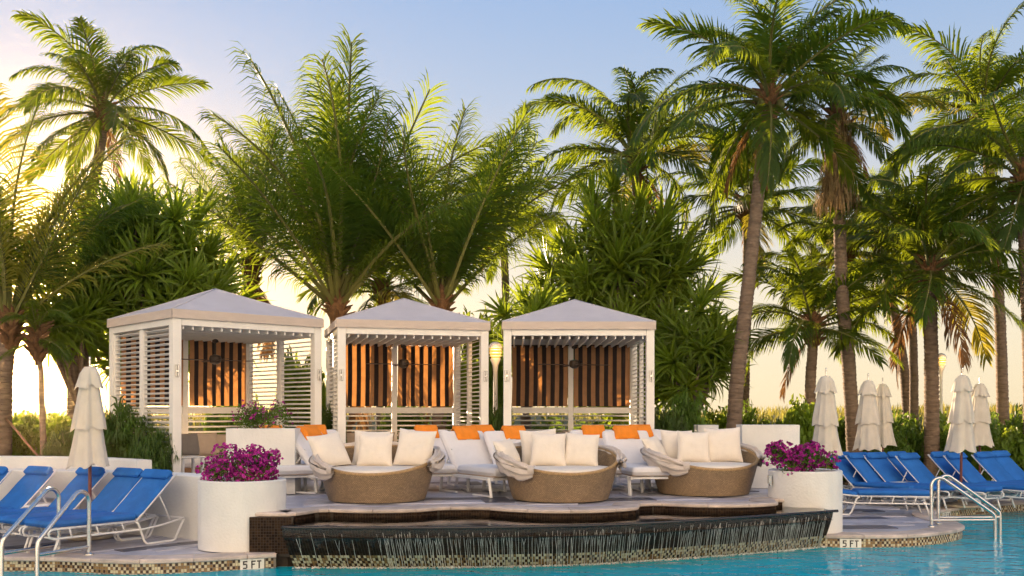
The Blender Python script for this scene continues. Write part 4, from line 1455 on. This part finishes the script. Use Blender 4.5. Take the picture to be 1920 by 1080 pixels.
# ------------------------------------------------------------------ vegetation
G = Vector((0, 0, -1))
def frond_mesh(seed, e0, bend, L_=1.0, n=70, dead=False, mats=None, wid=1.0, droop=1.0, tail=.0):
    """one feather leaf, pointing along +x, starting at elevation e0 (degrees) and arching down by bend degrees; unit length"""
    rng = random.Random(seed)
    mb = MB()
    N = 16
    pts = [Vector((0, 0, 0))]
    side = rng.uniform(-.25, .25)
    for i in range(N):
        s = (i + .5) / N
        e = R(e0 - bend * s ** 1.25)
        yaw = side * s * s
        pts.append(pts[-1] + Vector((math.cos(e) * math.cos(yaw), math.cos(e) * math.sin(yaw), math.sin(e))) * (L_ / N))
    P = Path(pts)
    mb.tube(pts, [.011 * (1 - .85 * i / N) + .0015 for i in range(N + 1)], 4, m=1, cap=False)
    twist = rng.uniform(-.5, .5)
    gap0, gside = rng.uniform(.3, .9), rng.choice((-1, 1))
    for k in range(n):
        for sd in (-1, 1):
            s = .15 + .85 * (k + rng.uniform(-.3, .3)) / n
            s = min(1, max(.12, s))
            s0 = s
            if dead and rng.random() < .25: continue
            if rng.random() < .05 or (gap0 < s0 < gap0 + .06 and sd == gside): continue
            p = P.pos(s * P.len); T = P.tan(s * P.len)
            S_ = T.cross(Vector((0, 0, 1)))
            if S_.length < .15: S_ = Vector((0, 1, 0))
            S_.normalize(); U = S_.cross(T).normalized()
            rot = twist * s
            S2 = S_ * math.cos(rot) + U * math.sin(rot)
            U2 = U * math.cos(rot) - S_ * math.sin(rot)
            prof = min(1, .40 + 2.6 * (s - .12)) * (1 - .62 * max(0, (s - .45) / .55) ** 1.5)
            l = .285 * prof * L_ * rng.uniform(.85, 1.1)
            ang = R(62 - 36 * s + rng.uniform(-5, 5))
            d = (T * math.cos(ang) + S2 * sd * math.sin(ang) + U2 * (.22 - .1 * s + rng.uniform(-.08, .08))).normalized()
            w = .0066 * wid * rng.uniform(.8, 1.15) * L_
            gdr = droop * rng.uniform(.25, .75) * (1.6 if dead else 1)
            q = p.copy(); prev = None
            segs = 3
            dir_ = d
            for j in range(segs + 1):
                wv = dir_.cross(U2 * .8 + T * .3 * sd)
                wv = T - dir_ * T.dot(dir_)
                if wv.length < 1e-4: wv = U2.copy()
                wv.normalize()
                ww = w * (.55, 1.0, .75, .0)[j]
                cur = (q - wv * ww, q + wv * ww)
                if prev is not None:
                    if j == segs: mb.quad([prev[0], prev[1], q], 0)
                    else: mb.quad([prev[0], prev[1], cur[1], cur[0]], 0)
                prev = cur
                dir_ = (dir_ + G * gdr * (.18 + .42 * j)).normalized()
                q = q + dir_ * (l / segs)
    return mb.mesh('frond', mats or [M['frond'], M['rachis']])
FR = {}
for e0 in (80, 62, 42, 22, 2, -22, -50):
    FR[e0] = [frond_mesh(e0 * 7 + k, e0, 62 + 22 * k if e0 > 40 else (50 + 16 * k if e0 > 0 else 32 + 14 * k), droop=1.05 + .4 * k) for k in range(3)]
FUP = {e0: [frond_mesh(900 + e0 * 3 + k, e0, 12 + 13 * k, n=84, droop=1.25 + .4 * (k % 3), wid=.46) for k in range(4)] for e0 in (88, 81, 74, 64, 46)}
FY = {e0: [frond_mesh(500 + e0 + k, e0, 55, mats=[M['frond_yellow'], M['rachis']], droop=1.1) for k in range(2)] for e0 in (22, 2, -22, -50)}
FU_GOLDLIT = {e0: [frond_mesh(1200 + e0 + k, e0, 30 + 14 * k, n=66, wid=.6, mats=[M['frond_yellow'], M['rachis']], droop=1.1) for k in range(2)] for e0 in (81, 64, 46)}  # yellow leaf colour stands in for golden backlight on the left-edge palm
FD = [frond_mesh(700 + k, -48 - 10 * k, 36, dead=True, mats=[M['frond_dead'], M['frond_dead']], droop=1.2) for k in range(2)]
SPEAR = frond_mesh(811, 86, 8, n=40, wid=.7, droop=.2)

def trunk_mesh(path_pts, r0, r1, seed=0, ring=.11):
    rng = random.Random(seed)
    P = Path(catmull(path_pts, 10))
    n = int(P.len / ring)
    pts, rs = [], []
    for i in range(n):
        for q, k in ((0, 1.0), (.72, 1.06), (.86, .965)):
            d = P.len * (i + q) / n
            s = d / P.len
            base = r0 + (r1 - r0) * s + r0 * .55 * math.exp(-s * 16)
            pts.append(P.pos(d) + Vector((noise.noise(Vector((d * 2, seed, 0))) * .012, noise.noise(Vector((d * 2, seed, 5))) * .012, 0)))
            rs.append(base * k * (1 + .03 * rng.uniform(-1, 1)))
    mb = MB(); mb.tube(pts, rs, 12)
    return mb, P
def coco_mesh():
    mb = MB(); mb.lathe([(.005, -.13), (.07, -.10), (.10, -.02), (.095, .05), (.05, .12), (.005, .14)], 10); return mb.mesh('coconut', M['stem'], smooth=True)
COCO = coco_mesh()

def palm(label, base, path, crown, r0, r1, L_, n=26, style='full', seed=1, yellow=.08, dead=2, coco=0, clip=None, thatch=False, group='coconut palms', name='palm_tree', bias=None):
    """base: ground point; path: middle points of the trunk; crown: where the leaves meet"""
    rng = random.Random(seed * 31 + 5)
    t = thing(name, label, 'palm tree', base, 0, group)
    b = Vector(base)
    pts = [Vector((0, 0, -.1))] + [Vector(p) - b for p in path] + [Vector(crown) - b]
    r0, r1 = r0 * .88, r1 * .88
    mb, P = trunk_mesh(pts, r0, r1, seed)
    mb.build('trunk', M['trunk'], t, smooth=True, angle=50)
    c = Vector(crown) - b
    # fibre boots where the leaves join
    bm_ = MB()
    for k in range(26):
        a = k * 2.4 + rng.uniform(-.2, .2); z = -.50 + .62 * k / 26
        rr = r1 * (1.05 - .3 * k / 26)
        p0 = c + Vector((math.cos(a) * rr * .8, math.sin(a) * rr * .8, z))
        out = Vector((math.cos(a), math.sin(a), 1.1 + rng.uniform(0, .8))).normalized()
        bm_.tube([p0, p0 + out * .16, p0 + out * .16 + Vector((math.cos(a), math.sin(a), .5)) * rng.uniform(.1, .26)], [.075, .06, .012], 5, cap=False)
    bm_.lathe([(r1 * 1.0, -.6), (r1 * 1.35, -.3), (r1 * 1.45, 0), (r1 * .9, .25), (.02, .5)], 10, c=c)
    bm_.build('leaf_boots', M['boot'], t, smooth=True)
    ga = 2.39996
    for i in range(n):
        f = (i + .5) / n               # 0 youngest (upright), 1 oldest (hanging)
        az = i * ga + rng.uniform(-.25, .25) + seed
        if bias is not None and rng.random() < bias[1]: az = bias[0] + rng.uniform(-.9, .9)
        if style == 'up':
            lib = FUP; keys = (88, 81, 74, 64, 46); key = keys[min(4, int(f ** 1.75 * 5.2))]
        else:
            lib = FR; keys = (80, 62, 42, 22, 2, -22, -50)
            top = 6 if style == 'full' else 5
            key = keys[min(top - 1, int(f ** 1.15 * top))]
        me = rng.choice(lib[key])
        if style == 'up' and yellow > .2 and key in FU_GOLDLIT and rng.random() < yellow: me = rng.choice(FU_GOLDLIT[key])
        if style != 'up' and key <= 22 and rng.random() < yellow: me = rng.choice(FY[key])
        l = L_ * rng.uniform(.86, 1.1) * (.8 if f < .1 else 1) * (.92 if f > .85 else 1)
        o = put('frond', me, t, c + Vector((math.cos(az) * r1 * .5, math.sin(az) * r1 * .5, .12 - .30 * f)), (rng.uniform(-.55, .55), rng.uniform(-.14, .14), az), (l, l * rng.uniform(.85, 1.1), l))
    put('frond', SPEAR, t, c + Vector((0, 0, .2)), (0, 0, rng.uniform(0, 6)), L_ * .62)
    for i in range(dead):
        az = rng.uniform(0, 2 * PI); l = L_ * rng.uniform(.5, .8)
        put('frond', FD[i % 2], t, c + Vector((0, 0, -.25)), (0, 0, az), (l, l, l))
    for i in range(coco):
        a = rng.uniform(0, 2 * PI)
        put('coconut', COCO, t, c + Vector((math.cos(a) * .28, math.sin(a) * .28, -.30 + rng.uniform(-.1, .1))), (rng.uniform(-.3, .3), rng.uniform(-.3, .3), 0))
    if thatch:
        tm = MB()
        for k in range(1300):
            a = rng.uniform(0, 2 * PI); z = -rng.random() ** .8 * 2.1
            rr = .22 + .20 * rng.random() + .10 * math.sin(z * 2)
            p = c + Vector((math.cos(a) * rr, math.sin(a) * rr, z))
            q = p + Vector((math.cos(a) * rng.uniform(-.02, .16), math.sin(a) * rng.uniform(-.02, .16), -rng.uniform(.25, .6)))
            wv = Vector((-math.sin(a), math.cos(a), rng.uniform(-.5, .5))) * rng.uniform(.006, .02)
            mid = p.lerp(q, .5) + Vector((math.cos(a), math.sin(a), 0)) * .06
            tm.quad([p - wv, p + wv, mid + wv, mid - wv]); tm.quad([mid - wv, mid + wv, q])
        tm.build('dead_leaf_skirt', M['thatch'], t)
    return t

def pb(px, d, z=.1):
    p = at(px, HY, d); return Vector((p.x, p.y, z))
def pxz(px, py, d): return at(px, py, d)

palm('tall palm above the left tree mass against the pale sky, with a curved bare trunk', pb(139, 27), [pxz(140, 620, 27), pxz(160, 430, 27), pxz(186, 290, 27)], pxz(194, 205, 27), .20, .14, 2.95, 28, 'full', 3, .08, 1, coco=4)
palm('palm at the very left edge with long upright backlit leaves', pb(2, 19.6, .3), [pxz(6, 740, 19.6)], pxz(16, 600, 19.6), .22, .16, 4.1, 24, 'up', 4, .6, 1)
palm('slender young palm with a thin bare stem left of the left umbrella', pb(84, 19.5, .35), [pxz(80, 790, 19.5), pxz(76, 700, 19.5)], pxz(70, 628, 19.5), .075, .05, 1.25, 12, 'full', 5, .2, 0)
palm('great feathery palm with long upright leaves behind the first and middle cabanas', pb(628, 24.5), [pxz(630, 680, 24.5)], pxz(632, 565, 24.5), .25, .18, 5.7, 29, 'up', 6, dead=2)
palm('broad feathery palm with upright leaves behind the middle cabana roof', pb(826, 24.8), [pxz(828, 680, 24.8)], pxz(828, 568, 24.8), .24, .17, 4.7, 25, 'up', 8, dead=2)
palm('lower feathery palm filling the gap between the two great upright palms', pb(716, 27.5), [pxz(716, 660, 27.5)], pxz(716, 540, 27.5), .2, .15, 2.7, 20, 'full', 9, .1, 2)
palm('drooping palm with brownish leaf tips right of the left tree mass', pb(452, 26.5), [pxz(455, 640, 26.5)], pxz(470, 500, 26.5), .2, .16, 3.6, 18, 'up', 10, dead=3)
palm('thin trunked palm in the gap between the middle and third cabanas', pb(948, 29.5), [pxz(949, 640, 29.5), pxz(947, 520, 29.5)], pxz(940, 400, 29.5), .15, .12, 2.4, 20, 'full', 11, .12, 1)
palm('palm with outspread leaves above the spiky tree behind the third cabana', pb(1205, 27.5), [pxz(1204, 560, 27.5), pxz(1200, 400, 27.5)], pxz(1188, 292, 27.5), .23, .17, 3.5, 28, 'mid', 12, .12, 1, coco=3)
palm('tall curving palm whose long leaning trunk rises behind the third daybed', pb(1372, 22.5), [pxz(1380, 740, 22.5), pxz(1400, 560, 22.5), pxz(1425, 330, 22.5)], pxz(1442, 180, 22.5), .20, .145, 3.55, 30, 'full', 13, .08, 2, coco=5)
palm('darker palm directly behind the tall curving palm, with one yellow hanging leaf', pb(1392, 29), [pxz(1396, 680, 29), pxz(1402, 500, 29)], pxz(1400, 385, 29), .20, .15, 2.9, 26, 'full', 14, .16, 2)
palm('palm with a round crown above the first of the right umbrellas', pb(1519, 24.5), [pxz(1519, 740, 24.5), pxz(1523, 660, 24.5)], pxz(1524, 608, 24.5), .17, .135, 2.75, 26, 'mid', 15, .10, 1, coco=3)
palm('palm with a shaggy brown skirt of dead leaves under its crown', pb(1606, 24), [pxz(1592, 700, 24), pxz(1580, 560, 24), pxz(1573, 380, 24)], pxz(1571, 215, 24), .19, .15, 2.2, 22, 'full', 16, .25, 3, thatch=True)
palm('palm with a short crown on the trunk between two right umbrellas', pb(1602, 28), [pxz(1595, 700, 28), pxz(1588, 600, 28)], pxz(1584, 470, 28), .19, .15, 2.5, 20, 'full', 17, .2, 2)
palm('palm leaning left on a slanting trunk right of the table umbrella', pb(1707, 30), [pxz(1696, 700, 30), pxz(1672, 560, 30)], pxz(1648, 440, 30), .18, .14, 2.9, 22, 'full', 18, .15, 2)
palm('straight slim palm just left of the thick trunked palm', pb(1714, 28.5), [pxz(1713, 680, 28.5), pxz(1708, 560, 28.5)], pxz(1703, 470, 28.5), .15, .12, 2.7, 20, 'full', 19, .2, 2)
palm('thick trunked palm rising from the hedge beside the slim lamp pole', pb(1747, 24.3), [pxz(1747, 740, 24.3), pxz(1745, 620, 24.3)], pxz(1742, 500, 24.3), .205, .175, 3.4, 30, 'full', 20, .10, 4, coco=6)
palm('tall palm near the right edge, its bare trunk standing clear against the sky', pb(1882, 27.5), [pxz(1877, 650, 27.5), pxz(1866, 460, 27.5)], pxz(1845, 210, 27.5), .18, .14, 3.2, 28, 'full', 21, .12, 2)
palm('palm with wide arching golden leaves at the right edge', pb(1935, 23.5), [pxz(1930, 650, 23.5), pxz(1922, 480, 23.5)], pxz(1918, 330, 23.5), .19, .15, 3.3, 28, 'full', 22, .3, 2)

# spiky screw pines ------------------------------------------------
def rosette_mesh(seed, n=46, L_=1.0, w=.046):
    rng = random.Random(seed)
    mb = MB()
    for k in range(n):
        az = k * 2.39996 + rng.uniform(-.2, .2)
        f = (k + .5) / n
        e = R(86 - 118 * f ** 1.05 + rng.uniform(-8, 8))
        l = L_ * rng.uniform(.75, 1.1) * (.75 + .35 * math.sin(PI * min(1, f + .25)))
        rad = Vector((math.cos(az), math.sin(az), 0)); tn = Vector((-math.sin(az), math.cos(az), 0))
        p = rad * .03 + Vector((0, 0, .12 * (1 - f)))
        prev = None
        S_ = 4
        bend = R(rng.uniform(35, 105)) * (.5 + f)
        ww0 = w * rng.uniform(.8, 1.2)
        for j in range(S_ + 1):
            ee = e - bend * (j / S_) ** 1.6
            d = rad * math.cos(ee) + Vector((0, 0, math.sin(ee)))
            ww = ww0 * (.8, 1, .85, .55, 0)[j]
            up = tn.cross(d).normalized()
            a, b, m_ = p - tn * ww, p + tn * ww, p + up * ww * -.45
            if prev is not None:
                if j == S_: mb.quad([prev[0], prev[2], p]); mb.quad([prev[2], prev[1], p])
                else: mb.quad([prev[0], prev[2], m_, a]); mb.quad([prev[2], prev[1], b, m_])
            prev = (a, b, m_)
            p = p + d * (l / S_)
    return mb.mesh('leaf_rosette', M['strap'])
ROS = [rosette_mesh(40 + k, 44 + 4 * k) for k in range(4)]
def screw_pine(label, base, cx, cz, rx, rz_, ry, n, seed, size, d, cone=.0):
    rng = random.Random(seed)
    t = thing('screw_pine', label, 'screw pine', base, 0, 'spiky screw pine trees')
    b = Vector(base)
    hub = Vector((0, 0, (cz - b.z) * .45))
    tm = MB(); tm.tube([(0, 0, -.1), hub * .5 + Vector((.05, 0, 0)), hub], [.17, .14, .12], 10)
    for k in range(4):
        a = k * 1.6; tm.tube([(math.cos(a) * .5, math.sin(a) * .5, -.1), (math.cos(a) * .1, math.sin(a) * .1, .9)], .045, 6)
    tm.build('trunk', M['trunk'], t, smooth=True)
    lm = MB(); spots = []
    k = 0
    while len(spots) < n and k < 4000:
        k += 1
        u = Vector((rng.uniform(-1, 1), rng.uniform(-1, 1), rng.uniform(-1, 1)))
        if not .25 < u.length < 1: continue
        zf = (u.z + 1) / 2
        sq = 1 - cone * zf
        p = Vector((cx - b.x + u.x * rx * sq, u.y * ry * sq, cz - b.z + u.z * rz_))
        if any((p - q).length < .42 * size for q in spots): continue
        spots.append(p)
    for p in spots:
        out = Vector((p.x - (cx - b.x), p.y - .5, .35 * rz_ + .4 * (p.z - (cz - b.z))))
        tilt = out.normalized()
        q = Vector((0, 0, 1)).lerp(tilt, .85).normalized().to_track_quat('Z', 'Y')
        o = put('leaf_rosette', rng.choice(ROS), t, p, None, size * rng.uniform(.8, 1.2))
        o.rotation_mode = 'QUATERNION'
        o.rotation_quaternion = q @ Matrix.Rotation(rng.uniform(0, 6.28), 3, 'Z').to_quaternion()
        m_ = hub.lerp(p, .55) + Vector((0, 0, -.25))
        lm.tube([hub, m_, p], [.07, .05, .035], 5, cap=False)
    lm.build('limbs', M['trunk'], t, smooth=True)
    return t
p_ = at(235, 520, 22.5)
screw_pine('broad spiky leaved tree rising behind the first cabana at the left', pb(250, 22.8), at(285, 0, 22.8).x, 1.8 + 240 / F * 22.8, 2.2, 1.9, 1.3, 66, 3, 1.02, 22.8, .35)
screw_pine('lower spiky tree with drooping golden leaves left of the first cabana', pb(150, 21.6), at(135, 0, 21.6).x, 1.8 + 200 / F * 21.6, .75, 1.0, .8, 13, 4, .92, 21.6, .25)
screw_pine('large spiky leaved tree behind the third cabana, shaped like a cone', pb(1150, 25.5), at(1165, 0, 25.5).x, 1.8 + 205 / F * 25.5, 2.85, 2.85, 1.5, 92, 6, 1.12, 25.5, .55)
screw_pine('small light green spiky tree at the right corner of the third cabana roof', pb(1290, 23.5), at(1300, 0, 23.5).x, 1.8 + 105 / F * 23.5, .72, 1.0, .7, 16, 7, .85, 23.5, .2)
screw_pine('low spiky tree between the roofs of the middle and third cabanas', pb(985, 23.6), at(990, 0, 23.6).x, 1.8 + 150 / F * 23.6, .72, .95, .6, 15, 9, .8, 23.6, .2)

# leafy shrubs -------------------------------------------------------
def shrub_mesh(seed, n=6000, leaf=.058, lumps=24, name='foliage', mat='leaf', asp=.45, up=.25):
    """unit dome: x,y in -1..1, z 0..1"""
    rng = random.Random(seed)
    L = []
    for k in range(lumps):
        a = rng.uniform(0, 2 * PI); r = math.sqrt(rng.random()) * .72
        z = rng.uniform(.12, .80) * (1 - .30 * r)
        L.append((Vector((r * math.cos(a), r * math.sin(a), z)), rng.uniform(.20, .36)))
    mb = MB()
    for k in range(n):
        c, r = rng.choice(L)
        d = Vector((rng.gauss(0, 1), rng.gauss(0, 1), rng.gauss(.25, 1))).normalized()
        p = c + d * r * (rng.uniform(.55, 1.08))
        if p.z < .02: p.z = rng.uniform(.02, .3)
        nn = (d + Vector((rng.gauss(0, .6), rng.gauss(0, .6), rng.gauss(up, .6)))).normalized()
        t = nn.orthogonal().normalized(); t = Matrix.Rotation(rng.uniform(0, 6.28), 3, nn) @ t
        b = nn.cross(t)
        l = leaf * rng.uniform(.6, 1.3); w = l * asp
        fold = nn * w * .35
        mb.quad([p - t * l, p + b * w + fold, p + t * l]); mb.quad([p - t * l, p + t * l, p - b * w + fold])
    return mb.mesh(name, M[mat])
SH = [shrub_mesh(60 + k) for k in range(3)]
SHB = [shrub_mesh(70 + k, 4600, .07, mat='leaf_bright', asp=.55) for k in range(2)]
STEM = MB()
for k in range(7): STEM.tube([(0, 0, -.02), (.25 * math.cos(k * .9), .25 * math.sin(k * .9), .35), (.55 * math.cos(k * .9), .55 * math.sin(k * .9), .7)], [.02, .014, .006], 5, cap=False)
STEMM = STEM.mesh('stem', M['trunk'], smooth=True)
rs_ = random.Random(77)
def shrub(label, loc, sx, sy, sz, me, group=None, name='shrub', cat='shrub'):
    t = thing(name, label, cat, loc, rs_.uniform(0, 6.28), group)
    t.scale = (sx, sy, sz)
    put('foliage', me, t); put('stem', STEMM, t)
    return t
HL = 'dense green hedge shrub behind the right row of blue loungers'
for k, (px, d, top, w) in enumerate([(1345, 24.5, 775, .95), (1300, 24.0, 765, .8), (1405, 25.0, 768, .9), (1450, 24.6, 780, .8), (1560, 25.5, 788, 1.0), (1625, 25.2, 782, 1.0), (1680, 25.8, 775, 1.1),
                                     (1720, 25.0, 790, 1.0), (1775, 25.6, 778, 1.1), (1830, 25.4, 782, 1.0), (1880, 25.8, 770, 1.1), (1935, 25.2, 775, 1.2), (1990, 25.0, 775, 1.2), (1655, 24.6, 800, .9), (1790, 24.4, 805, .9)]):
    p = pb(px, d, .0)
    shrub(HL, p, w, w * .8, max(.8, at(px, top, d).z + .12), SH[k % 3] if k % 4 else SHB[k % 2], 'hedge shrubs on the right')
shrub('broad leaved green shrub left of the first right umbrella, rising above the white box', pb(1500, 23.6, 0), .75, .6, 2.15, SHB[0], name='sea_grape')
shrub('palm like golden green bush at the right edge behind the last lounger', pb(1895, 23.4, 0), .9, .7, 1.55, SHB[1])
HG = 'sunlit yellow green hedge shrub at the left behind the curved planter wall'
for k, (px, d, top, w) in enumerate([(-20, 20.5, 795, 1.0), (45, 21.0, 792, .9), (100, 20.6, 800, .9), (150, 20.9, 775, .8), (25, 23, 780, 1.2), (110, 23.2, 776, 1.2)]):
    shrub(HG, pb(px, d, .3), w, w * .8, at(px, top, d).z - .2, SHB[k % 2], 'hedge shrubs on the left')
shrub('tall backlit leafy shrub seen through the right louvres of the first cabana', pb(560, 22.6, .3), .85, .8, 2.9, SHB[0])
shrub('tall backlit leafy shrub seen through the right louvres of the middle cabana', pb(878, 25.0, .3), .9, .8, 3.1, SHB[1])
shrub('bright green leafy tree top behind the roof corner of the middle cabana', pb(890, 26.5, .3), 1.2, 1.0, 4.2, SHB[0])
shrub('dark leafy shrub low behind the middle cabana', pb(760, 25.6, .3), 1.6, .8, 1.9, SH[0])
shrub('dark leafy shrub low behind the third cabana', pb(1060, 24.8, .3), 1.8, .7, 1.5, SH[1])
shrub('dark shrub behind the louvres of the first cabana back corner', pb(455, 23.2, .3), 1.2, .8, 1.8, SH[2])
shrub('dark leafy bush right of the third cabana, before the leaning palm', pb(1275, 21.6, .5), .62, .55, 1.75, SH[2])

# feathery bamboo palms with many fine leaves
def fan_shrub_mesh(seed, n=190, L_=.20):
    rng = random.Random(seed)
    mb = MB()
    for k in range(n):
        a = rng.uniform(0, 2 * PI); r = math.sqrt(rng.random()) * .9; z = rng.uniform(.10, 1.0) * (1 - .42 * r * r) * (.78 + .3 * noise.noise(Vector((a * 1.3, r * 2, seed))))
        c = Vector((r * math.cos(a), r * math.sin(a), z))
        out = (Vector((math.cos(a) * (r + .25), math.sin(a) * (r + .25), rng.uniform(-.1, .7)))).normalized()
        sdv = out.cross(Vector((0, 0, 1))).normalized(); up = sdv.cross(out)
        for j in range(9):
            th = R(-75 + 150 * j / 8 + rng.uniform(-6, 6))
            d = (out * math.cos(th) + sdv * math.sin(th) + up * rng.uniform(-.1, .25)).normalized()
            l = L_ * rng.uniform(.75, 1.25); w = l * .07
            wv = d.cross(up).normalized() * w
            m_ = c + d * l * .55; e = c + (d + G * .55).normalized() * l
            mb.quad([c - wv * .4, c + wv * .4, m_ + wv, m_ - wv]); mb.quad([m_ - wv, m_ + wv, e])
    return mb.mesh('foliage', M['fine_leaf'])
FS = [fan_shrub_mesh(80, 560, .22), fan_shrub_mesh(81, 420, .25)]
CANE = MB()
for k in range(16):
    a = k * 2.4; r = .55 * math.sqrt(k / 16)
    CANE.tube([(r * math.cos(a), r * math.sin(a), -.05), (r * 1.2 * math.cos(a), r * 1.2 * math.sin(a), .75)], .011, 5, cap=False)
CANEM = CANE.mesh('cane', M['stem'], smooth=True)
def fan_shrub(label, loc, sx, sy, sz, k=0):
    t = thing('bamboo_palm', label, 'bamboo palm', loc, rs_.uniform(0, 6.28), 'feathery bamboo palms'); t.scale = (sx, sy, sz)
    put('foliage', FS[k], t); put('cane', CANEM, t)
    return t
fan_shrub('large dark feathery bush between the left umbrella and the first cabana post', pb(222, 17.9, .4), .78, .62, 1.85)
fan_shrub('lower feathery bush against the louvred left side of the first cabana', pb(290, 17.2, .45), .52, .42, 1.35, 1)
fan_shrub('feathery bush with thin reddish tips left of the left umbrella', pb(140, 18.6, .4), .55, .5, 1.35, 1)
fan_shrub('slim feathery plant in the gap between the first and middle cabanas', pb(619, 21.0, .5), .34, .34, 1.75, 1)
fan_shrub('tall feathery plant below the lit lamp between two cabanas', pb(934, 20.0, .5), .36, .36, 1.85, 0)
fan_shrub('feathery plant at the right wall of the third cabana', pb(1250, 20.4, .5), .42, .42, 1.75, 1)

# flowers ------------------------------------------------------------
def flower_meshes(seed, nl, nf, sx, sz, mats):
    rng = random.Random(seed)
    lumps = [(Vector((rng.uniform(-.62, .62), rng.uniform(-.5, .5), rng.uniform(.25, .72))), rng.uniform(.18, .34)) for _ in range(17)]
    A, B = MB(), MB()
    def leafq(mb, p, nn, l, w, m=0):
        t = nn.orthogonal().normalized(); t = Matrix.Rotation(rng.uniform(0, 6.28), 3, nn) @ t; b = nn.cross(t)
        mb.quad([p - t * l, p + b * w + nn * w * .5, p + t * l], m); mb.quad([p - t * l, p + t * l, p - b * w + nn * w * .5], m)
    for k in range(nl):
        c, r = rng.choice(lumps); d = Vector((rng.gauss(0, 1), rng.gauss(0, 1), rng.gauss(.1, 1))).normalized()
        p = c + d * r * rng.uniform(.3, .98); p.z = max(p.z, .02)
        leafq(A, p, (d + Vector((rng.gauss(0, .5), rng.gauss(0, .5), rng.gauss(.3, .5)))).normalized(), rng.uniform(.028, .055), rng.uniform(.014, .024))
    for k in range(nf):
        c, r = lumps[int(rng.random() ** 1.1 * len(lumps))]; d = Vector((rng.gauss(0, 1), rng.gauss(0, 1), rng.gauss(.35, 1))).normalized()
        p = c + d * r * rng.uniform(.86, 1.12); p.z = max(p.z, .04)
        for j in range(3):
            nn = (d + Vector((rng.gauss(0, .7), rng.gauss(0, .7), rng.gauss(0, .7)))).normalized()
            leafq(B, p + nn * .012, nn, rng.uniform(.034, .055), rng.uniform(.025, .038), 0 if rng.random() < .6 else 1)
    return A.mesh('foliage', M['leaf']), B.mesh('blossoms', mats)
def flowers(label, loc, s, sz, seed, nl, nf, mats, name='flowering_shrub'):
    a, b = flower_meshes(seed, nl, nf, 1, 1, mats)
    t = thing(name, label, 'flowering shrub', loc, 0, 'magenta flowering shrubs'); t.scale = (s, s * .85, sz)
    put('foliage', a, t); put('blossoms', b, t)
    m = MB()
    for k in range(6): m.tube([(0, 0, -.05), (.3 * math.cos(k), .3 * math.sin(k), .3), (.5 * math.cos(k), .5 * math.sin(k), .6)], [.02, .012, .006], 5, cap=False)
    m.build('stem', M['trunk'], t, smooth=True)
flowers('bright magenta flowers spilling over the left round planter', (-3.56, 13.28, .80), .62, .56, 5, 1500, 1100, [M['bract'], M['bract_dark']])
flowers('plum and magenta flowers in the right round planter', (4.40, 15.12, .82), .68, .60, 9, 2000, 800, [M['bract_dark'], M['bract']])
flowers('green shrub with a few pale purple flowers on the tall left box', (-3.98, 15.95, 1.48), .52, .52, 13, 2300, 110, [M['bract'], M['bract_dark']])

# dune grass: one mass nobody could count
gr = MB(); rg = random.Random(99)
for k in range(24000):
    y = 27.5 + 34 * rg.random() ** 1.3
    x = rg.uniform(-.62, .62) * y * 1.05
    z = dune_h(x, y)
    if -.17 < x / y < .14 and rg.random() < .5: continue
    h = rg.uniform(.25, .6) * (1.25 if rg.random() < .1 else 1)
    w = rg.uniform(.012, .03) * (y / 36)
    a = rg.uniform(0, PI); lean = Vector((rg.gauss(.12, .25), rg.gauss(0, .2), 0)) * h
    b = Vector((x, y, z)); wv = Vector((math.cos(a), math.sin(a), 0)) * w
    m_ = b + lean * .35 + Vector((0, 0, h * .6)); e = b + lean + Vector((0, 0, h))
    gr.quad([b - wv, b + wv, m_ + wv * .7, m_ - wv * .7]); gr.quad([m_ - wv * .7, m_ + wv * .7, e])
tag(gr.build('dune_grass', M['grass']), 'wild grass growing over the low dunes behind the palms', 'grass', kind='stuff')
